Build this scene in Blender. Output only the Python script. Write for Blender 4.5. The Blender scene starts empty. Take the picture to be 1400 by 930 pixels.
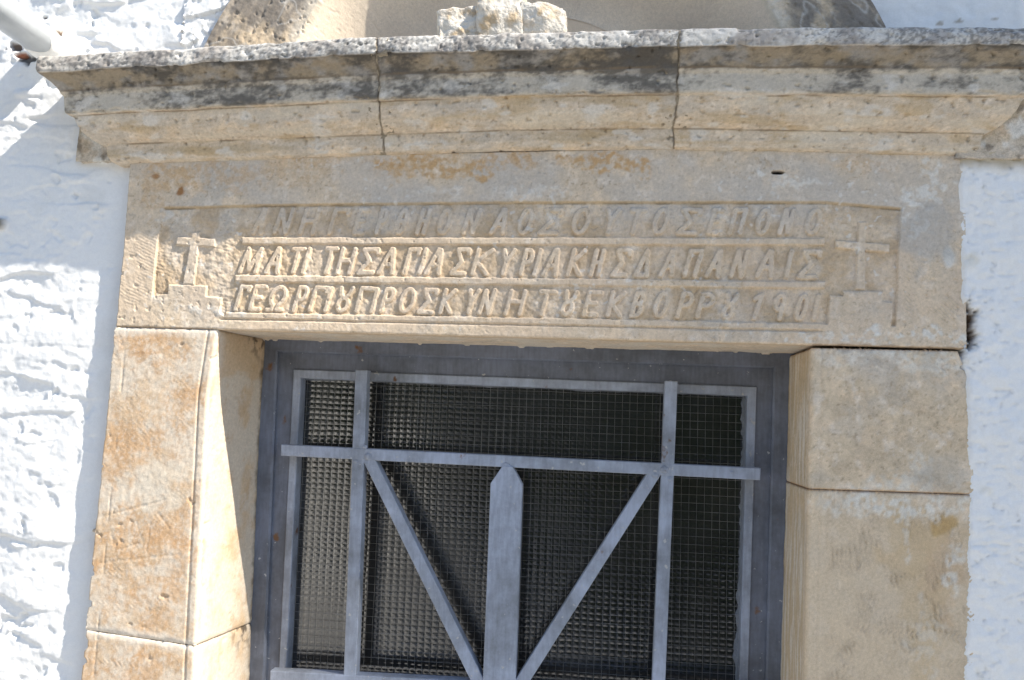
import bpy, bmesh, math
import numpy as np
from mathutils import Vector, Matrix
from mathutils import noise as mnoise

S = bpy.context.scene
C = S.collection

# ------------------------------------------------------------------ camera
W0, H0, F0 = 1400.0, 930.0, 1150.0
VPX, VPY = 822.0, 573.0                       # where the wall's normal meets the picture
CAMD, EYE = 1.42, 1.73
def nrm(v): return v/np.linalg.norm(v)
_in = nrm(np.array([VPX-W0/2, VPY-H0/2, F0]))  # wall inward (+Y) in camera axes (x right, y down, z forward)
_up = np.array([0.037, -1.0, 0.0])             # picture's lean
_up[2] = -(_in[0]*_up[0]+_in[1]*_up[1])/_in[2]
_up = nrm(_up)
_rt = np.cross(_in, _up); _rt = nrm(_rt)
if _rt[0] < 0: _rt = -_rt
CAM = np.array([0.0, -CAMD, EYE])
# rows: world X,Y,Z expressed in camera axes
R = np.stack([_rt, _in, _up])                  # world = R @ cam
cam = bpy.data.cameras.new('camera'); co = bpy.data.objects.new('camera', cam); C.objects.link(co)
cam.sensor_fit = 'HORIZONTAL'; cam.sensor_width = 36.0; cam.lens = 36.0*F0/W0
cam.clip_start = 0.02; cam.clip_end = 3000
M = Matrix.Identity(4)
bx = R @ np.array([1, 0, 0]); by = R @ np.array([0, -1, 0]); bz = R @ np.array([0, 0, -1])
for i in range(3):
    M[i][0] = bx[i]; M[i][1] = by[i]; M[i][2] = bz[i]; M[i][3] = CAM[i]
co.matrix_world = M
S.camera = co

# ------------------------------------------------------------------ light
SUN = Vector((3.0, -1.0, 3.2)).normalized()
w = bpy.data.worlds.new('World'); S.world = w; w.use_nodes = True
nt = w.node_tree; bg = nt.nodes['Background']
sky = nt.nodes.new('ShaderNodeTexSky'); sky.sky_type = 'NISHITA'; sky.sun_disc = False
sky.sun_elevation = math.asin(SUN.z); sky.sun_rotation = math.atan2(SUN.x, SUN.y)
sky.air_density = 1.0; sky.dust_density = 0.4; sky.ozone_density = 1.0
nt.links.new(sky.outputs[0], bg.inputs[0]); bg.inputs[1].default_value = 0.135
sl = bpy.data.lights.new('sun', 'SUN'); sl.energy = 4.8; sl.angle = math.radians(0.53); sl.color = (1.0, 0.93, 0.82)
so = bpy.data.objects.new('sun', sl); C.objects.link(so)
so.rotation_euler = SUN.to_track_quat('Z', 'Y').to_euler(); so.location = (14, -7, 14)
S.view_settings.view_transform = 'Standard'; S.view_settings.look = 'None'
S.view_settings.gamma = 1.0; S.view_settings.exposure = 0.93
S.view_settings.use_curve_mapping = False

# ------------------------------------------------------------------ helpers
def U(px, py, y=0.0):
    """the point of plane Y=y seen at photograph pixel (px,py)"""
    d = R @ np.array([px-W0/2, py-H0/2, F0])
    t = (y-CAM[1])/d[1]
    return CAM + t*d
def UXZ(pts, y=0.0):
    a = np.array([U(p[0], p[1], y) for p in pts]); return a[:, 0], a[:, 2]
def xline(pts, y=0.0):
    x, z = UXZ(pts, y); o = np.argsort(z)
    return lambda zz: np.interp(zz, z[o], x[o])
def zline(pts, y=0.0):
    x, z = UXZ(pts, y); o = np.argsort(x)
    return lambda xx: np.interp(xx, x[o], z[o])

def _hash(ix, iy, seed):
    h = (ix.astype(np.int64)*374761393 + iy.astype(np.int64)*668265263 + seed*974711 + 12345) & 0xffffffff
    h = ((h ^ (h >> 13))*1274126177) & 0xffffffff
    h = ((h ^ (h >> 16))*2246822519) & 0xffffffff
    return (h ^ (h >> 15)) & 0xffff
_ang = np.arange(65536)/65536.0*2*np.pi
_cs, _sn = np.cos(_ang), np.sin(_ang)
def gn(x, y, seed=0):
    x0 = np.floor(x); y0 = np.floor(y); fx = x-x0; fy = y-y0
    ix = x0.astype(np.int64); iy = y0.astype(np.int64)
    u = fx*fx*fx*(fx*(fx*6-15)+10); v = fy*fy*fy*(fy*(fy*6-15)+10)
    def g(dx, dy):
        h = _hash(ix+dx, iy+dy, seed); return _cs[h]*(fx-dx)+_sn[h]*(fy-dy)
    a = g(0, 0); b = g(1, 0); c = g(0, 1); d = g(1, 1)
    return ((a+(b-a)*u) + ((c+(d-c)*u)-(a+(b-a)*u))*v)*1.5
def fbm(x, y, scale, octv=4, seed=0, gain=0.5, ax=1.0, ay=1.0):
    """fractal noise about -1..1; scale = size of the largest lump in metres"""
    s = 0; a = 1.0; n = 0; f = 1.0/scale
    for k in range(octv):
        s = s + a*gn(x*f*ax+17.3*k, y*f*ay-9.1*k, seed+31*k); n += a; a *= gain; f *= 2.03
    return s/n*1.4
def ridged(x, y, scale, octv=3, seed=0, ax=1.0, ay=1.0):
    s = 0; a = 1.0; n = 0; f = 1.0/scale
    for k in range(octv):
        s = s + a*(1-2*np.abs(gn(x*f*ax+5.7*k, y*f*ay+3.3*k, seed+17*k))); n += a; a *= .5; f *= 2.1
    return s/n
def sst(e0, e1, x):
    t = np.clip((x-e0)/(e1-e0), 0, 1); return t*t*(3-2*t)
def mix(a, b, t):
    t = np.asarray(t)[..., None] if np.ndim(t) else t
    return a*(1-t)+b*t
def lin(r, g, b):
    c = np.array([r, g, b])/255.0
    return np.where(c <= .04045, c/12.92, ((c+.055)/1.055)**2.4)
def blob(x, z, px, py, rx, ry, amp=0.6, seed=0, y=0.0, sc=0.03):
    """ragged patch round a spot on the wall; 0..1"""
    c = U(px, py, y); k = 1/810.0
    d = np.sqrt(((x-c[0])/(rx*k))**2 + ((z-c[2])/(ry*k))**2)
    d = d + amp*fbm(x, z, sc, 4, 900+seed)
    return 1-sst(.55, 1.15, d)

def link(o, parent=None):
    C.objects.link(o)
    if parent is not None: o.parent = parent
    return o
def worldloc(p):
    v = Vector((0, 0, 0))
    while p is not None: v += p.location; p = p.parent
    return v
def tag(o, label=None, cat=None, group=None, kind=None):
    if label: o['label'] = label
    if cat: o['category'] = cat
    if group: o['group'] = group
    if kind: o['kind'] = kind
    return o
def thing(name, label, cat, loc, group=None):
    o = bpy.data.objects.new(name, None); o.empty_display_size = .1
    C.objects.link(o); o.location = loc
    return tag(o, label, cat, group)

def normals_of(P):
    du = np.gradient(P, axis=1); dv = np.gradient(P, axis=0)
    n = np.cross(du, dv); l = np.linalg.norm(n, axis=2, keepdims=True); l[l == 0] = 1
    return n/l
def mesh_from(name, V, F, col, mat, parent=None, N=None, loc=None):
    base = worldloc(parent)
    off = np.array(base if loc is None else loc)
    me = bpy.data.meshes.new(name)
    nv, nf = len(V), len(F)
    me.vertices.add(nv); me.vertices.foreach_set('co', (V-off).astype(np.float32).ravel())
    me.loops.add(nf*4); me.loops.foreach_set('vertex_index', F.astype(np.int32).ravel())
    me.polygons.add(nf); me.polygons.foreach_set('loop_start', np.arange(0, nf*4, 4, dtype=np.int32))
    me.polygons.foreach_set('loop_total', np.full(nf, 4, dtype=np.int32))
    me.polygons.foreach_set('use_smooth', np.ones(nf, dtype=bool))
    me.update(calc_edges=True)
    if col is not None:
        a = me.color_attributes.new('Col', 'FLOAT_COLOR', 'POINT')
        c4 = np.ones((nv, 4), dtype=np.float32); c4[:, :3] = col; a.data.foreach_set('color', c4.ravel())
    if N is not None: me.normals_split_custom_set_from_vertices(N.tolist())
    me.materials.append(mat)
    o = bpy.data.objects.new(name, me); link(o, parent)
    if loc is not None: o.location = Vector(loc) - base
    return o
def grid_faces(nv, nu):
    i = np.arange(nv*nu).reshape(nv, nu)
    return np.stack([i[:-1, :-1], i[:-1, 1:], i[1:, 1:], i[1:, :-1]], axis=-1).reshape(-1, 4)
def sheet(name, P, col, mat, parent=None, skirt=0.03, keep=None, labels=None, parts=None, loc=None):
    """P[nv,nu,3] as one mesh with a skirt going in behind its rim; labels split faces off into parts"""
    N = normals_of(P)
    if skirt:
        def pad(A, B): return np.concatenate([B[:, :1], A, B[:, -1:]], axis=1)
        Pi = P - N*skirt
        P1 = pad(P, Pi); C1 = pad(col, col); N1 = pad(N, N)
        Pi = P1 - N1*skirt
        P = np.concatenate([Pi[:1], P1, Pi[-1:]]); col = np.concatenate([C1[:1], C1, C1[-1:]])
        if labels is not None: labels = np.pad(labels, 1, mode='constant')
        if keep is not None: keep = np.pad(keep, 1, mode='edge')
        N = normals_of(P) if labels is not None else None
    elif labels is None: N = None
    nv, nu = P.shape[:2]
    F = grid_faces(nv, nu)
    V = P.reshape(-1, 3); Cc = col.reshape(-1, 3)
    def sub(mask, nm, par, lc):
        f = F[mask]; ids, inv = np.unique(f.ravel(), return_inverse=True)
        return mesh_from(nm, V[ids], inv.reshape(-1, 4), Cc[ids], mat, par, None if N is None else N.reshape(-1, 3)[ids], lc)
    fl = np.ones(len(F), bool)
    if keep is not None: fl &= keep[:-1, :-1].ravel()
    if labels is None: return sub(fl, name, parent, loc)
    L = labels[:-1, :-1].ravel(); out = [sub(fl & (L == 0), name, parent, loc)]
    for k, nm in parts: out.append(sub(fl & (L == k), nm, out[0], None))
    return out

# ------------------------------------------------------------------ materials
def newmat(name):
    m = bpy.data.materials.new(name); m.use_nodes = True
    return m, m.node_tree, m.node_tree.nodes['Principled BSDF']
def col_mat(name, rough=.9, fine=700.0, grain=.115, bump=.45, bdist=.0009, spec=.25):
    m, t, p = newmat(name); n = t.nodes; l = t.links
    a = n.new('ShaderNodeAttribute'); a.attribute_name = 'Col'
    g = n.new('ShaderNodeNewGeometry')
    nz = n.new('ShaderNodeTexNoise'); nz.inputs['Scale'].default_value = fine; nz.inputs['Detail'].default_value = 3
    l.new(g.outputs['Position'], nz.inputs['Vector'])
    mr = n.new('ShaderNodeMapRange'); mr.inputs[1].default_value = .25; mr.inputs[2].default_value = .75
    mr.inputs[3].default_value = 1-grain; mr.inputs[4].default_value = 1+grain
    l.new(nz.outputs[0], mr.inputs[0])
    nm = n.new('ShaderNodeTexNoise'); nm.inputs['Scale'].default_value = fine*.28; nm.inputs['Detail'].default_value = 5; nm.inputs['Roughness'].default_value = .65
    l.new(g.outputs['Position'], nm.inputs['Vector'])
    mr2 = n.new('ShaderNodeMapRange'); mr2.inputs[1].default_value = .3; mr2.inputs[2].default_value = .7
    mr2.inputs[3].default_value = 1-grain; mr2.inputs[4].default_value = 1+grain*.8
    l.new(nm.outputs[0], mr2.inputs[0])
    mm = n.new('ShaderNodeMath'); mm.operation = 'MULTIPLY'; l.new(mr.outputs[0], mm.inputs[0]); l.new(mr2.outputs[0], mm.inputs[1])
    mr = type('o', (), {'outputs': [mm.outputs[0]]})
    mx = n.new('ShaderNodeVectorMath'); mx.operation = 'SCALE'
    l.new(a.outputs['Color'], mx.inputs[0]); l.new(mr.outputs[0], mx.inputs['Scale'])
    l.new(mx.outputs[0], p.inputs['Base Color'])
    nz2 = n.new('ShaderNodeTexNoise'); nz2.inputs['Scale'].default_value = fine*.45; nz2.inputs['Detail'].default_value = 5
    l.new(g.outputs['Position'], nz2.inputs['Vector'])
    b = n.new('ShaderNodeBump'); b.inputs['Strength'].default_value = bump; b.inputs['Distance'].default_value = bdist
    l.new(nz2.outputs[0], b.inputs['Height']); l.new(b.outputs[0], p.inputs['Normal'])
    p.inputs['Roughness'].default_value = rough; p.inputs['Specular IOR Level'].default_value = spec
    return m
M_STONE = col_mat('limestone')
M_WALL = col_mat('limewash', fine=500, grain=.03, bump=.4, bdist=.001)
M_RUBBLE = col_mat('rough_stone', fine=500, grain=.2, bump=.7, bdist=.0015)
M_RENDER = col_mat('old_render', fine=420, grain=.06, bump=.3)

def paint_mat(name, base, rough=.58, rust=True):
    m, t, p = newmat(name); n = t.nodes; l = t.links
    g = n.new('ShaderNodeNewGeometry')
    mp = n.new('ShaderNodeMapping'); mp.inputs['Scale'].default_value = (60, 60, 9)
    l.new(g.outputs['Position'], mp.inputs['Vector'])
    nz = n.new('ShaderNodeTexNoise'); nz.inputs['Scale'].default_value = 3; nz.inputs['Detail'].default_value = 5
    l.new(mp.outputs[0], nz.inputs['Vector'])
    r = n.new('ShaderNodeValToRGB')
    b = np.array(base)
    r.color_ramp.elements[0].position = .3; r.color_ramp.elements[0].color = (*(b*.86), 1)
    r.color_ramp.elements[1].position = .72; r.color_ramp.elements[1].color = (*(b*1.12), 1)
    e = r.color_ramp.elements.new(.8); e.color = (*(b*1.5), 1)
    l.new(nz.outputs[0], r.inputs[0])
    nz3 = n.new('ShaderNodeTexNoise'); nz3.inputs['Scale'].default_value = 22; nz3.inputs['Detail'].default_value = 6
    l.new(g.outputs['Position'], nz3.inputs['Vector'])
    r3 = n.new('ShaderNodeValToRGB'); r3.color_ramp.elements[0].position = .675; r3.color_ramp.elements[1].position = .715
    l.new(nz3.outputs[0], r3.inputs[0])
    mx = n.new('ShaderNodeMix'); mx.data_type = 'RGBA'
    l.new(r3.outputs[0], mx.inputs['Factor']); l.new(r.outputs[0], mx.inputs['A'])
    mx.inputs['B'].default_value = (.17, .085, .04, 1)
    nz4 = n.new('ShaderNodeTexNoise'); nz4.inputs['Scale'].default_value = 9; nz4.inputs['Detail'].default_value = 8; nz4.inputs['Roughness'].default_value = .72
    l.new(g.outputs['Position'], nz4.inputs['Vector'])
    r4 = n.new('ShaderNodeValToRGB'); r4.color_ramp.elements[0].position = .36; r4.color_ramp.elements[0].color = (.60, .585, .55, 1); r4.color_ramp.elements[1].position = .62; r4.color_ramp.elements[1].color = (1.1, 1.1, 1.12, 1)
    l.new(nz4.outputs[0], r4.inputs[0])
    m4 = n.new('ShaderNodeMix'); m4.data_type = 'RGBA'; m4.blend_type = 'MULTIPLY'; m4.inputs['Factor'].default_value = 1
    l.new(mx.outputs['Result'], m4.inputs['A']); l.new(r4.outputs[0], m4.inputs['B'])
    nz5 = n.new('ShaderNodeTexNoise'); nz5.inputs['Scale'].default_value = 95; nz5.inputs['Detail'].default_value = 3; l.new(g.outputs['Position'], nz5.inputs['Vector'])
    r5 = n.new('ShaderNodeValToRGB'); r5.color_ramp.elements[0].position = .685; r5.color_ramp.elements[1].position = .715; l.new(nz5.outputs[0], r5.inputs[0])
    m5 = n.new('ShaderNodeMix'); m5.data_type = 'RGBA'; l.new(r5.outputs[0], m5.inputs['Factor']); l.new(m4.outputs['Result'], m5.inputs['A']); m5.inputs['B'].default_value = (.42, .42, .42, 1)
    l.new(m5.outputs['Result'], p.inputs['Base Color'])
    bp = n.new('ShaderNodeBump'); bp.inputs['Strength'].default_value = .35; bp.inputs['Distance'].default_value = .001
    l.new(nz.outputs[0], bp.inputs['Height']); l.new(bp.outputs[0], p.inputs['Normal'])
    p.inputs['Roughness'].default_value = rough
    return m
M_CASE = paint_mat('grey_casing_paint', (.15, .169, .215))
M_BAR = paint_mat('grey_bar_paint', (.32, .36, .44))

def glass_mat():
    m, t, p = newmat('cathedral_glass'); n = t.nodes; l = t.links
    g = n.new('ShaderNodeNewGeometry'); sx = n.new('ShaderNodeSeparateXYZ'); l.new(g.outputs['Position'], sx.inputs[0])
    def sinw(sock, pitch, jit):
        nz = n.new('ShaderNodeTexNoise'); nz.inputs['Scale'].default_value = 25
        l.new(g.outputs['Position'], nz.inputs['Vector'])
        ad = n.new('ShaderNodeMath'); ad.operation = 'MULTIPLY_ADD'; ad.inputs[1].default_value = jit
        l.new(nz.outputs[0], ad.inputs[0]); l.new(sock, ad.inputs[2])
        mu = n.new('ShaderNodeMath'); mu.operation = 'MULTIPLY'; mu.inputs[1].default_value = math.pi/pitch
        l.new(ad.outputs[0], mu.inputs[0])
        s = n.new('ShaderNodeMath'); s.operation = 'SINE'; l.new(mu.outputs[0], s.inputs[0])
        a = n.new('ShaderNodeMath'); a.operation = 'ABSOLUTE'; l.new(s.outputs[0], a.inputs[0])
        return a.outputs[0]
    a = sinw(sx.outputs['X'], .0135, .004); b = sinw(sx.outputs['Z'], .0105, .004)
    mu = n.new('ShaderNodeMath'); mu.operation = 'MULTIPLY'; l.new(a, mu.inputs[0]); l.new(b, mu.inputs[1])
    nl = n.new('ShaderNodeTexNoise'); nl.inputs['Scale'].default_value = 7; nl.inputs['Detail'].default_value = 4; l.new(g.outputs['Position'], nl.inputs['Vector'])
    def rng_(lo, hi_):
        q_ = n.new('ShaderNodeMapRange'); q_.inputs[1].default_value = .32; q_.inputs[2].default_value = .68; q_.inputs[3].default_value = lo; q_.inputs[4].default_value = hi_
        l.new(nl.outputs[0], q_.inputs[0]); return q_.outputs[0]
    bp = n.new('ShaderNodeBump'); bp.inputs['Distance'].default_value = .0007
    l.new(rng_(.28, .62), bp.inputs['Strength']); l.new(rng_(.22, .09), p.inputs['Roughness'])
    l.new(mu.outputs[0], bp.inputs['Height']); l.new(bp.outputs[0], p.inputs['Normal'])
    p.inputs['Base Color'].default_value = (.014, .0138, .013, 1); p.inputs['Roughness'].default_value = .10
    p.inputs['IOR'].default_value = 2.1
    return m
M_GLASS = glass_mat()

def plain(name, c, rough=.6, metal=0.0, scale=60.0, var=.15):
    m, t, p = newmat(name); n = t.nodes; l = t.links
    g = n.new('ShaderNodeNewGeometry'); nz = n.new('ShaderNodeTexNoise'); nz.inputs['Scale'].default_value = scale
    nz.inputs['Detail'].default_value = 4
    l.new(g.outputs['Position'], nz.inputs['Vector'])
    r = n.new('ShaderNodeValToRGB'); c = np.array(c)
    r.color_ramp.elements[0].position = .3; r.color_ramp.elements[0].color = (*(c*(1-var)), 1)
    r.color_ramp.elements[1].position = .7; r.color_ramp.elements[1].color = (*np.minimum(c*(1+var), .9), 1)
    l.new(nz.outputs[0], r.inputs[0]); l.new(r.outputs[0], p.inputs['Base Color'])
    p.inputs['Roughness'].default_value = rough; p.inputs['Metallic'].default_value = metal
    return m
M_WIRE = plain('wire', (.27, .27, .26), .45, .5, 25, .4)
M_PVC = plain('drainpipe_plastic', (.50, .53, .55), .35, 0, 30, .06)
M_GROUND = plain('pale_paving', (.42, .41, .39), .9, 0, 2.5, .2)
M_HOUSE = plain('house_plaster', (.80, .79, .76), .9, 0, 6, .05)
M_DARK = plain('dark_interior', (.03, .028, .025), .9)

# ------------------------------------------------------------------ setting
def box_bm(bm, x0, x1, y0, y1, z0, z1):
    vs = [bm.verts.new(p) for p in ((x0, y0, z0), (x1, y0, z0), (x1, y1, z0), (x0, y1, z0), (x0, y0, z1), (x1, y0, z1), (x1, y1, z1), (x0, y1, z1))]
    for f in ((0, 3, 2, 1), (4, 5, 6, 7), (0, 1, 5, 4), (1, 2, 6, 5), (2, 3, 7, 6), (3, 0, 4, 7)):
        bm.faces.new([vs[i] for i in f])
def bm_obj(name, bm, mat, parent=None, loc=None, smooth=False):
    me = bpy.data.meshes.new(name)
    base = worldloc(parent); off = base if loc is None else Vector(loc)
    for v in bm.verts: v.co -= off
    bmesh.ops.recalc_face_normals(bm, faces=bm.faces)
    bm.to_mesh(me); bm.free(); me.materials.append(mat)
    if smooth:
        for p in me.polygons: p.use_smooth = True
    o = bpy.data.objects.new(name, me); link(o, parent)
    if loc is not None: o.location = off - base
    return o
bm = bmesh.new()
vs = [bm.verts.new(p) for p in ((-300, -300, 0), (300, -300, 0), (300, 300, 0), (-300, 300, 0))]; bm.faces.new(vs)
tag(bm_obj('ground', bm, M_GROUND), kind='structure')

# tall wing of the courtyard, right and in front, whose corner shades the right half of the doorway
t_wing = thing('church_tower', 'tall whitewashed tower across the courtyard, out of the picture to the right', 'tower', (19, -4, 0))
TC = (U(690, 400)[0]+SUN.x/-SUN.y*5.5, -5.5)       # its corner, along the sun's ray through the middle of the lintel
bm = bmesh.new(); box_bm(bm, TC[0], TC[0]+6, TC[1], -1.5, 0, 22); bm_obj('wall', bm, M_HOUSE, t_wing)
bm = bmesh.new(); box_bm(bm, TC[0]+.2, TC[0]+5.8, TC[1]+.2, -1.7, 22, 22.6); bm_obj('cornice', bm, M_HOUSE, t_wing)
# unseen white wall and trees behind the viewer, added to shape the glass reflection
t_cw = thing('reflect_wall', 'long low white wall added unseen behind the viewer to brighten the glass reflection', 'wall', (-3.4, -20, 0))
bm = bmesh.new(); box_bm(bm, -3.6, -3.15, -42, -4.5, 0, 1.6); bm_obj('wall', bm, M_HOUSE, t_cw)
bm = bmesh.new(); box_bm(bm, -3.65, -3.1, -42.05, -4.45, 1.602, 1.68); bm_obj('coping', bm, M_HOUSE, t_cw)
rng = np.random.default_rng(5)
def make_added_tree():
    t = thing('added_tree', 'dark foliage added unseen behind the viewer to darken the glass reflection', 'added_tree', (0, 0, 0), 'added trees behind the viewer')
    bm = bmesh.new(); pts = [(0, 0, 0, .16), (.05, .02, 1.1, .12), (-.04, .05, 2.2, .09), (.02, 0, 3.6, .04)]
    for (a, b) in zip(pts[:-1], pts[1:]):
        va = [bm.verts.new((a[0]+a[3]*math.cos(k*.785), a[1]+a[3]*math.sin(k*.785), a[2])) for k in range(8)]
        vb = [bm.verts.new((b[0]+b[3]*math.cos(k*.785), b[1]+b[3]*math.sin(k*.785), b[2])) for k in range(8)]
        for k in range(8): bm.faces.new((va[k], va[(k+1) % 8], vb[(k+1) % 8], vb[k]))
    bm_obj('trunk', bm, M_BARK, t)
    cl = rng.normal(0, 1, (46, 3))*np.array([.85, .85, 1.0])+np.array([0, 0, 3.1])
    n = 9000; c = cl[rng.integers(0, 46, n)]+rng.normal(0, .34, (n, 3)); c[:, 2] = np.maximum(c[:, 2], .9)
    u = rng.normal(0, 1, (n, 3)); u /= np.linalg.norm(u, axis=1)[:, None]; v = np.cross(u, rng.normal(0, 1, (n, 3))); v /= np.linalg.norm(v, axis=1)[:, None]
    V = np.stack([c-u*.11, c+v*.05, c+u*.11, c-v*.05], 1).reshape(-1, 3)
    mesh_from('crown', V, np.arange(4*n).reshape(-1, 4), None, M_LEAF, t)
    return t
M_BARK = plain('bark', (.12, .09, .06), .9); M_LEAF = plain('leaf', (.045, .07, .03), .6, 0, 3, .3)
added_tree0 = make_added_tree()
for k, (x, y, sc) in enumerate(((-5.2, -9.5, 1.2), (-1.4, -15, 1.25), (.9, -11.5, 1.1), (3.2, -13, 1.3), (5.6, -10, 1.1), (-5.6, -14.5, 1.3), (-5.4, -20, 1.4), (-1.9, -22, 1.5), (1.5, -20, 1.5), (-5.0, -6.2, 1.0), (.7, -6.6, .5), (1.5, -5.6, .48), (2.4, -6.3, .52), (3.4, -5.8, .5), (1.3, -8.2, .6), (2.6, -8.6, .6), (.1, -9.0, .55), (1.0, -4.3, .42), (1.9, -4.0, .42), (.55, -5.2, .42))):  # the small ones are shrubs, added to darken the right-hand panes
    o = added_tree0 if k == 0 else added_tree0.copy()
    if k:
        C.objects.link(o)
        for ch in added_tree0.children:
            c = ch.copy(); C.objects.link(c); c.parent = o
    o.location = (x, y, 0 if sc > .8 else -.35); o.rotation_euler = (0, 0, k*1.9); o.scale = (sc, sc, sc)

# the body of the building behind the face of the wall
bm = bmesh.new(); box_bm(bm, -3.25, 3.45, .31, .9, 0, 3.45)
for b_ in ((-3.25, -3.15, .05, .309, 0, 3.45), (3.35, 3.45, .05, .309, 0, 3.45), (-3.149, 3.349, .05, .309, 3.35, 3.45)): box_bm(bm, *b_)
o = bm_obj('masonry_core', bm, M_HOUSE); tag(o, 'rubble body of the building behind its whitewashed face', 'wall', kind='structure')

# ------------------------------------------------------------------ key heights and edges
_lt = zline([(150, 226), (175, 224), (522, 213), (921, 205), (1316, 213), (1400, 217)])
lint_top = lambda x: _lt(x)+.0022
lint_bot = zline([(100, 445), (157, 447), (1307, 477), (1400, 480)])
BACK = 0.185
WALLY = 0.020            # the left plaster stands this far behind the stone face

# ------------------------------------------------------------------ white wall
LIME = np.array([.80, .80, .79])
def axis_pts(lo, flo, fhi, hi, fine, coarse):
    a = np.arange(lo, flo, coarse); b = np.arange(flo, fhi, fine); c = np.arange(fhi, hi+coarse*.5, coarse)
    return np.concatenate([a, b, c])
wall_V, wall_F, wall_C = [], [], []
def wall_add(P, col, keep=None):
    N = normals_of(P); nv, nu = P.shape[:2]
    Pi = P - N*.04
    P1 = np.concatenate([Pi[:, :1], P, Pi[:, -1:]], axis=1); c1 = np.concatenate([col[:, :1], col, col[:, -1:]], axis=1)
    F = grid_faces(nv, nu+2)
    if keep is not None:
        k = np.concatenate([keep[:, :1], keep, keep[:, -1:]], axis=1)
        F = F[k[:-1, :-1].ravel() & k[1:, 1:].ravel()]
    n0 = sum(len(v) for v in wall_V)
    wall_V.append(P1.reshape(-1, 3)); wall_C.append(c1.reshape(-1, 3)); wall_F.append(F+n0)

AC = U(728, 50, 0.0); ARC_CX = AC[0]; ARC_BASE = AC[2]      # arch over the cornice
RO, RI = .660, .462
ARC_CZ = ARC_BASE - RO*math.sin(math.radians(27))

# left part
xe = U(230, 440)[0]
xs = axis_pts(-3.2, U(-40, 300)[0], xe, xe+.001, .0026, .009); zs = axis_pts(0, 1.15, 2.62, 3.4, .0026, .009)
X, Z = np.meshgrid(xs, zs)
xj = xline([(178, 225), (157, 447), (147, 560), (117, 863), (112, 930)])(Z)
near = sst(.0, .10, xj-X)                        # plaster is smoother by the stone
hi = sst(0, .03, Z-(ARC_BASE-.05))
near = np.maximum(near, hi)
rough = .35+.65*sst(-.25, .35, fbm(X, Z, .22, 3, 5))
d = .0058*fbm(X, Z, .12, 4, 1, .42)*(.25+.75*near)*rough + .0006*fbm(X, Z, .02, 4, 2)
stepv = fbm(X+.02*fbm(X, Z, .06, 3, 9), Z*3.0, .17, 3, 3)
d += .0050*near*rough*(sst(-.06, .16, stepv)-.5)      # edges of the rubble courses under the limewash
d += .0014*near*rough*(sst(.0, .3, fbm(X, Z, .06, 4, 8, ay=1.7))-.4)
d -= .006*sst(.42, .6, fbm(X, Z, .05, 3, 6))*near*rough
lit_band = .0007*near*fbm(X, Z, .012, 3, 12)
d += lit_band
P = np.stack([X, WALLY-.004*near-d, Z], -1)
col = np.broadcast_to(LIME, P.shape).copy()
dirt = sst(.35, .75, fbm(X, Z, .12, 5, 21))*.25
col = mix(col, np.array([.62, .60, .55]), dirt)
kn = blob(X, Z, 3, 307, 11, 12, .5, 1, WALLY)       # dark old fixing low on the left
P[..., 1] -= .012*kn; col = mix(col, lin(120, 112, 98), kn*.9)
for (bx_, by_, rr, cc) in ((22, 66, 15, (84, 58, 38)), (30, 76, 8, (160, 84, 36)), (38, 83, 14, (62, 56, 52)), (82, 46, 9, (190, 160, 130)), (60, 24, 4, (120, 110, 105))):
    k = blob(X, Z, bx_, by_, rr, rr*.55, .7, int(bx_), WALLY, .015); col = mix(col, lin(*cc), k*.9); P[..., 1] += .008*k
wall_add(P, col)
# plain upper band left of the arch and beyond on the right
def arch_out(X, Z): return np.hypot(X-ARC_CX, Z-ARC_CZ) > RO-.01
xs = axis_pts(xe-.02, xe-.02, ARC_CX, ARC_CX+.001, .0026, .06); zs = axis_pts(ARC_BASE-.10, ARC_BASE-.10, 2.62, 3.4, .0026, .006)
X, Z = np.meshgrid(xs, zs)
d = .006*fbm(X, Z, .09, 5, 1)+.0012*fbm(X, Z, .02, 4, 2) + .006*(sst(.0, .12, fbm(X, Z*2.2, .11, 3, 3))-.5) + .003*(sst(.05, .12, fbm(X, Z, .04, 4, 8))-.4)
P = np.stack([X, WALLY-.004-d, Z], -1); wall_add(P, np.broadcast_to(LIME, P.shape).copy(), arch_out(X, Z))
xs = axis_pts(ARC_CX, ARC_CX, U(1460, 20)[0], 3.4, .004, .012); zs = axis_pts(2.05, 2.05, 2.62, 3.4, .004, .010); X, Z = np.meshgrid(xs, zs)
d = .003*fbm(X, Z, .05, 4, 41)+.0008*fbm(X, Z, .012, 3, 42)
P = np.stack([X, .012-d, Z], -1)
col = np.broadcast_to(LIME, P.shape).copy()
for (a, b, r) in ((1290, 28, 5), (1314, 25, 6), (1365, 22, 4)):
    k = blob(X, Z, a, b, r, r*.6, .8, a, 0, .01); col = mix(col, lin(150, 135, 110), .7*k)
wall_add(P, col, arch_out(X, Z))
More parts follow.
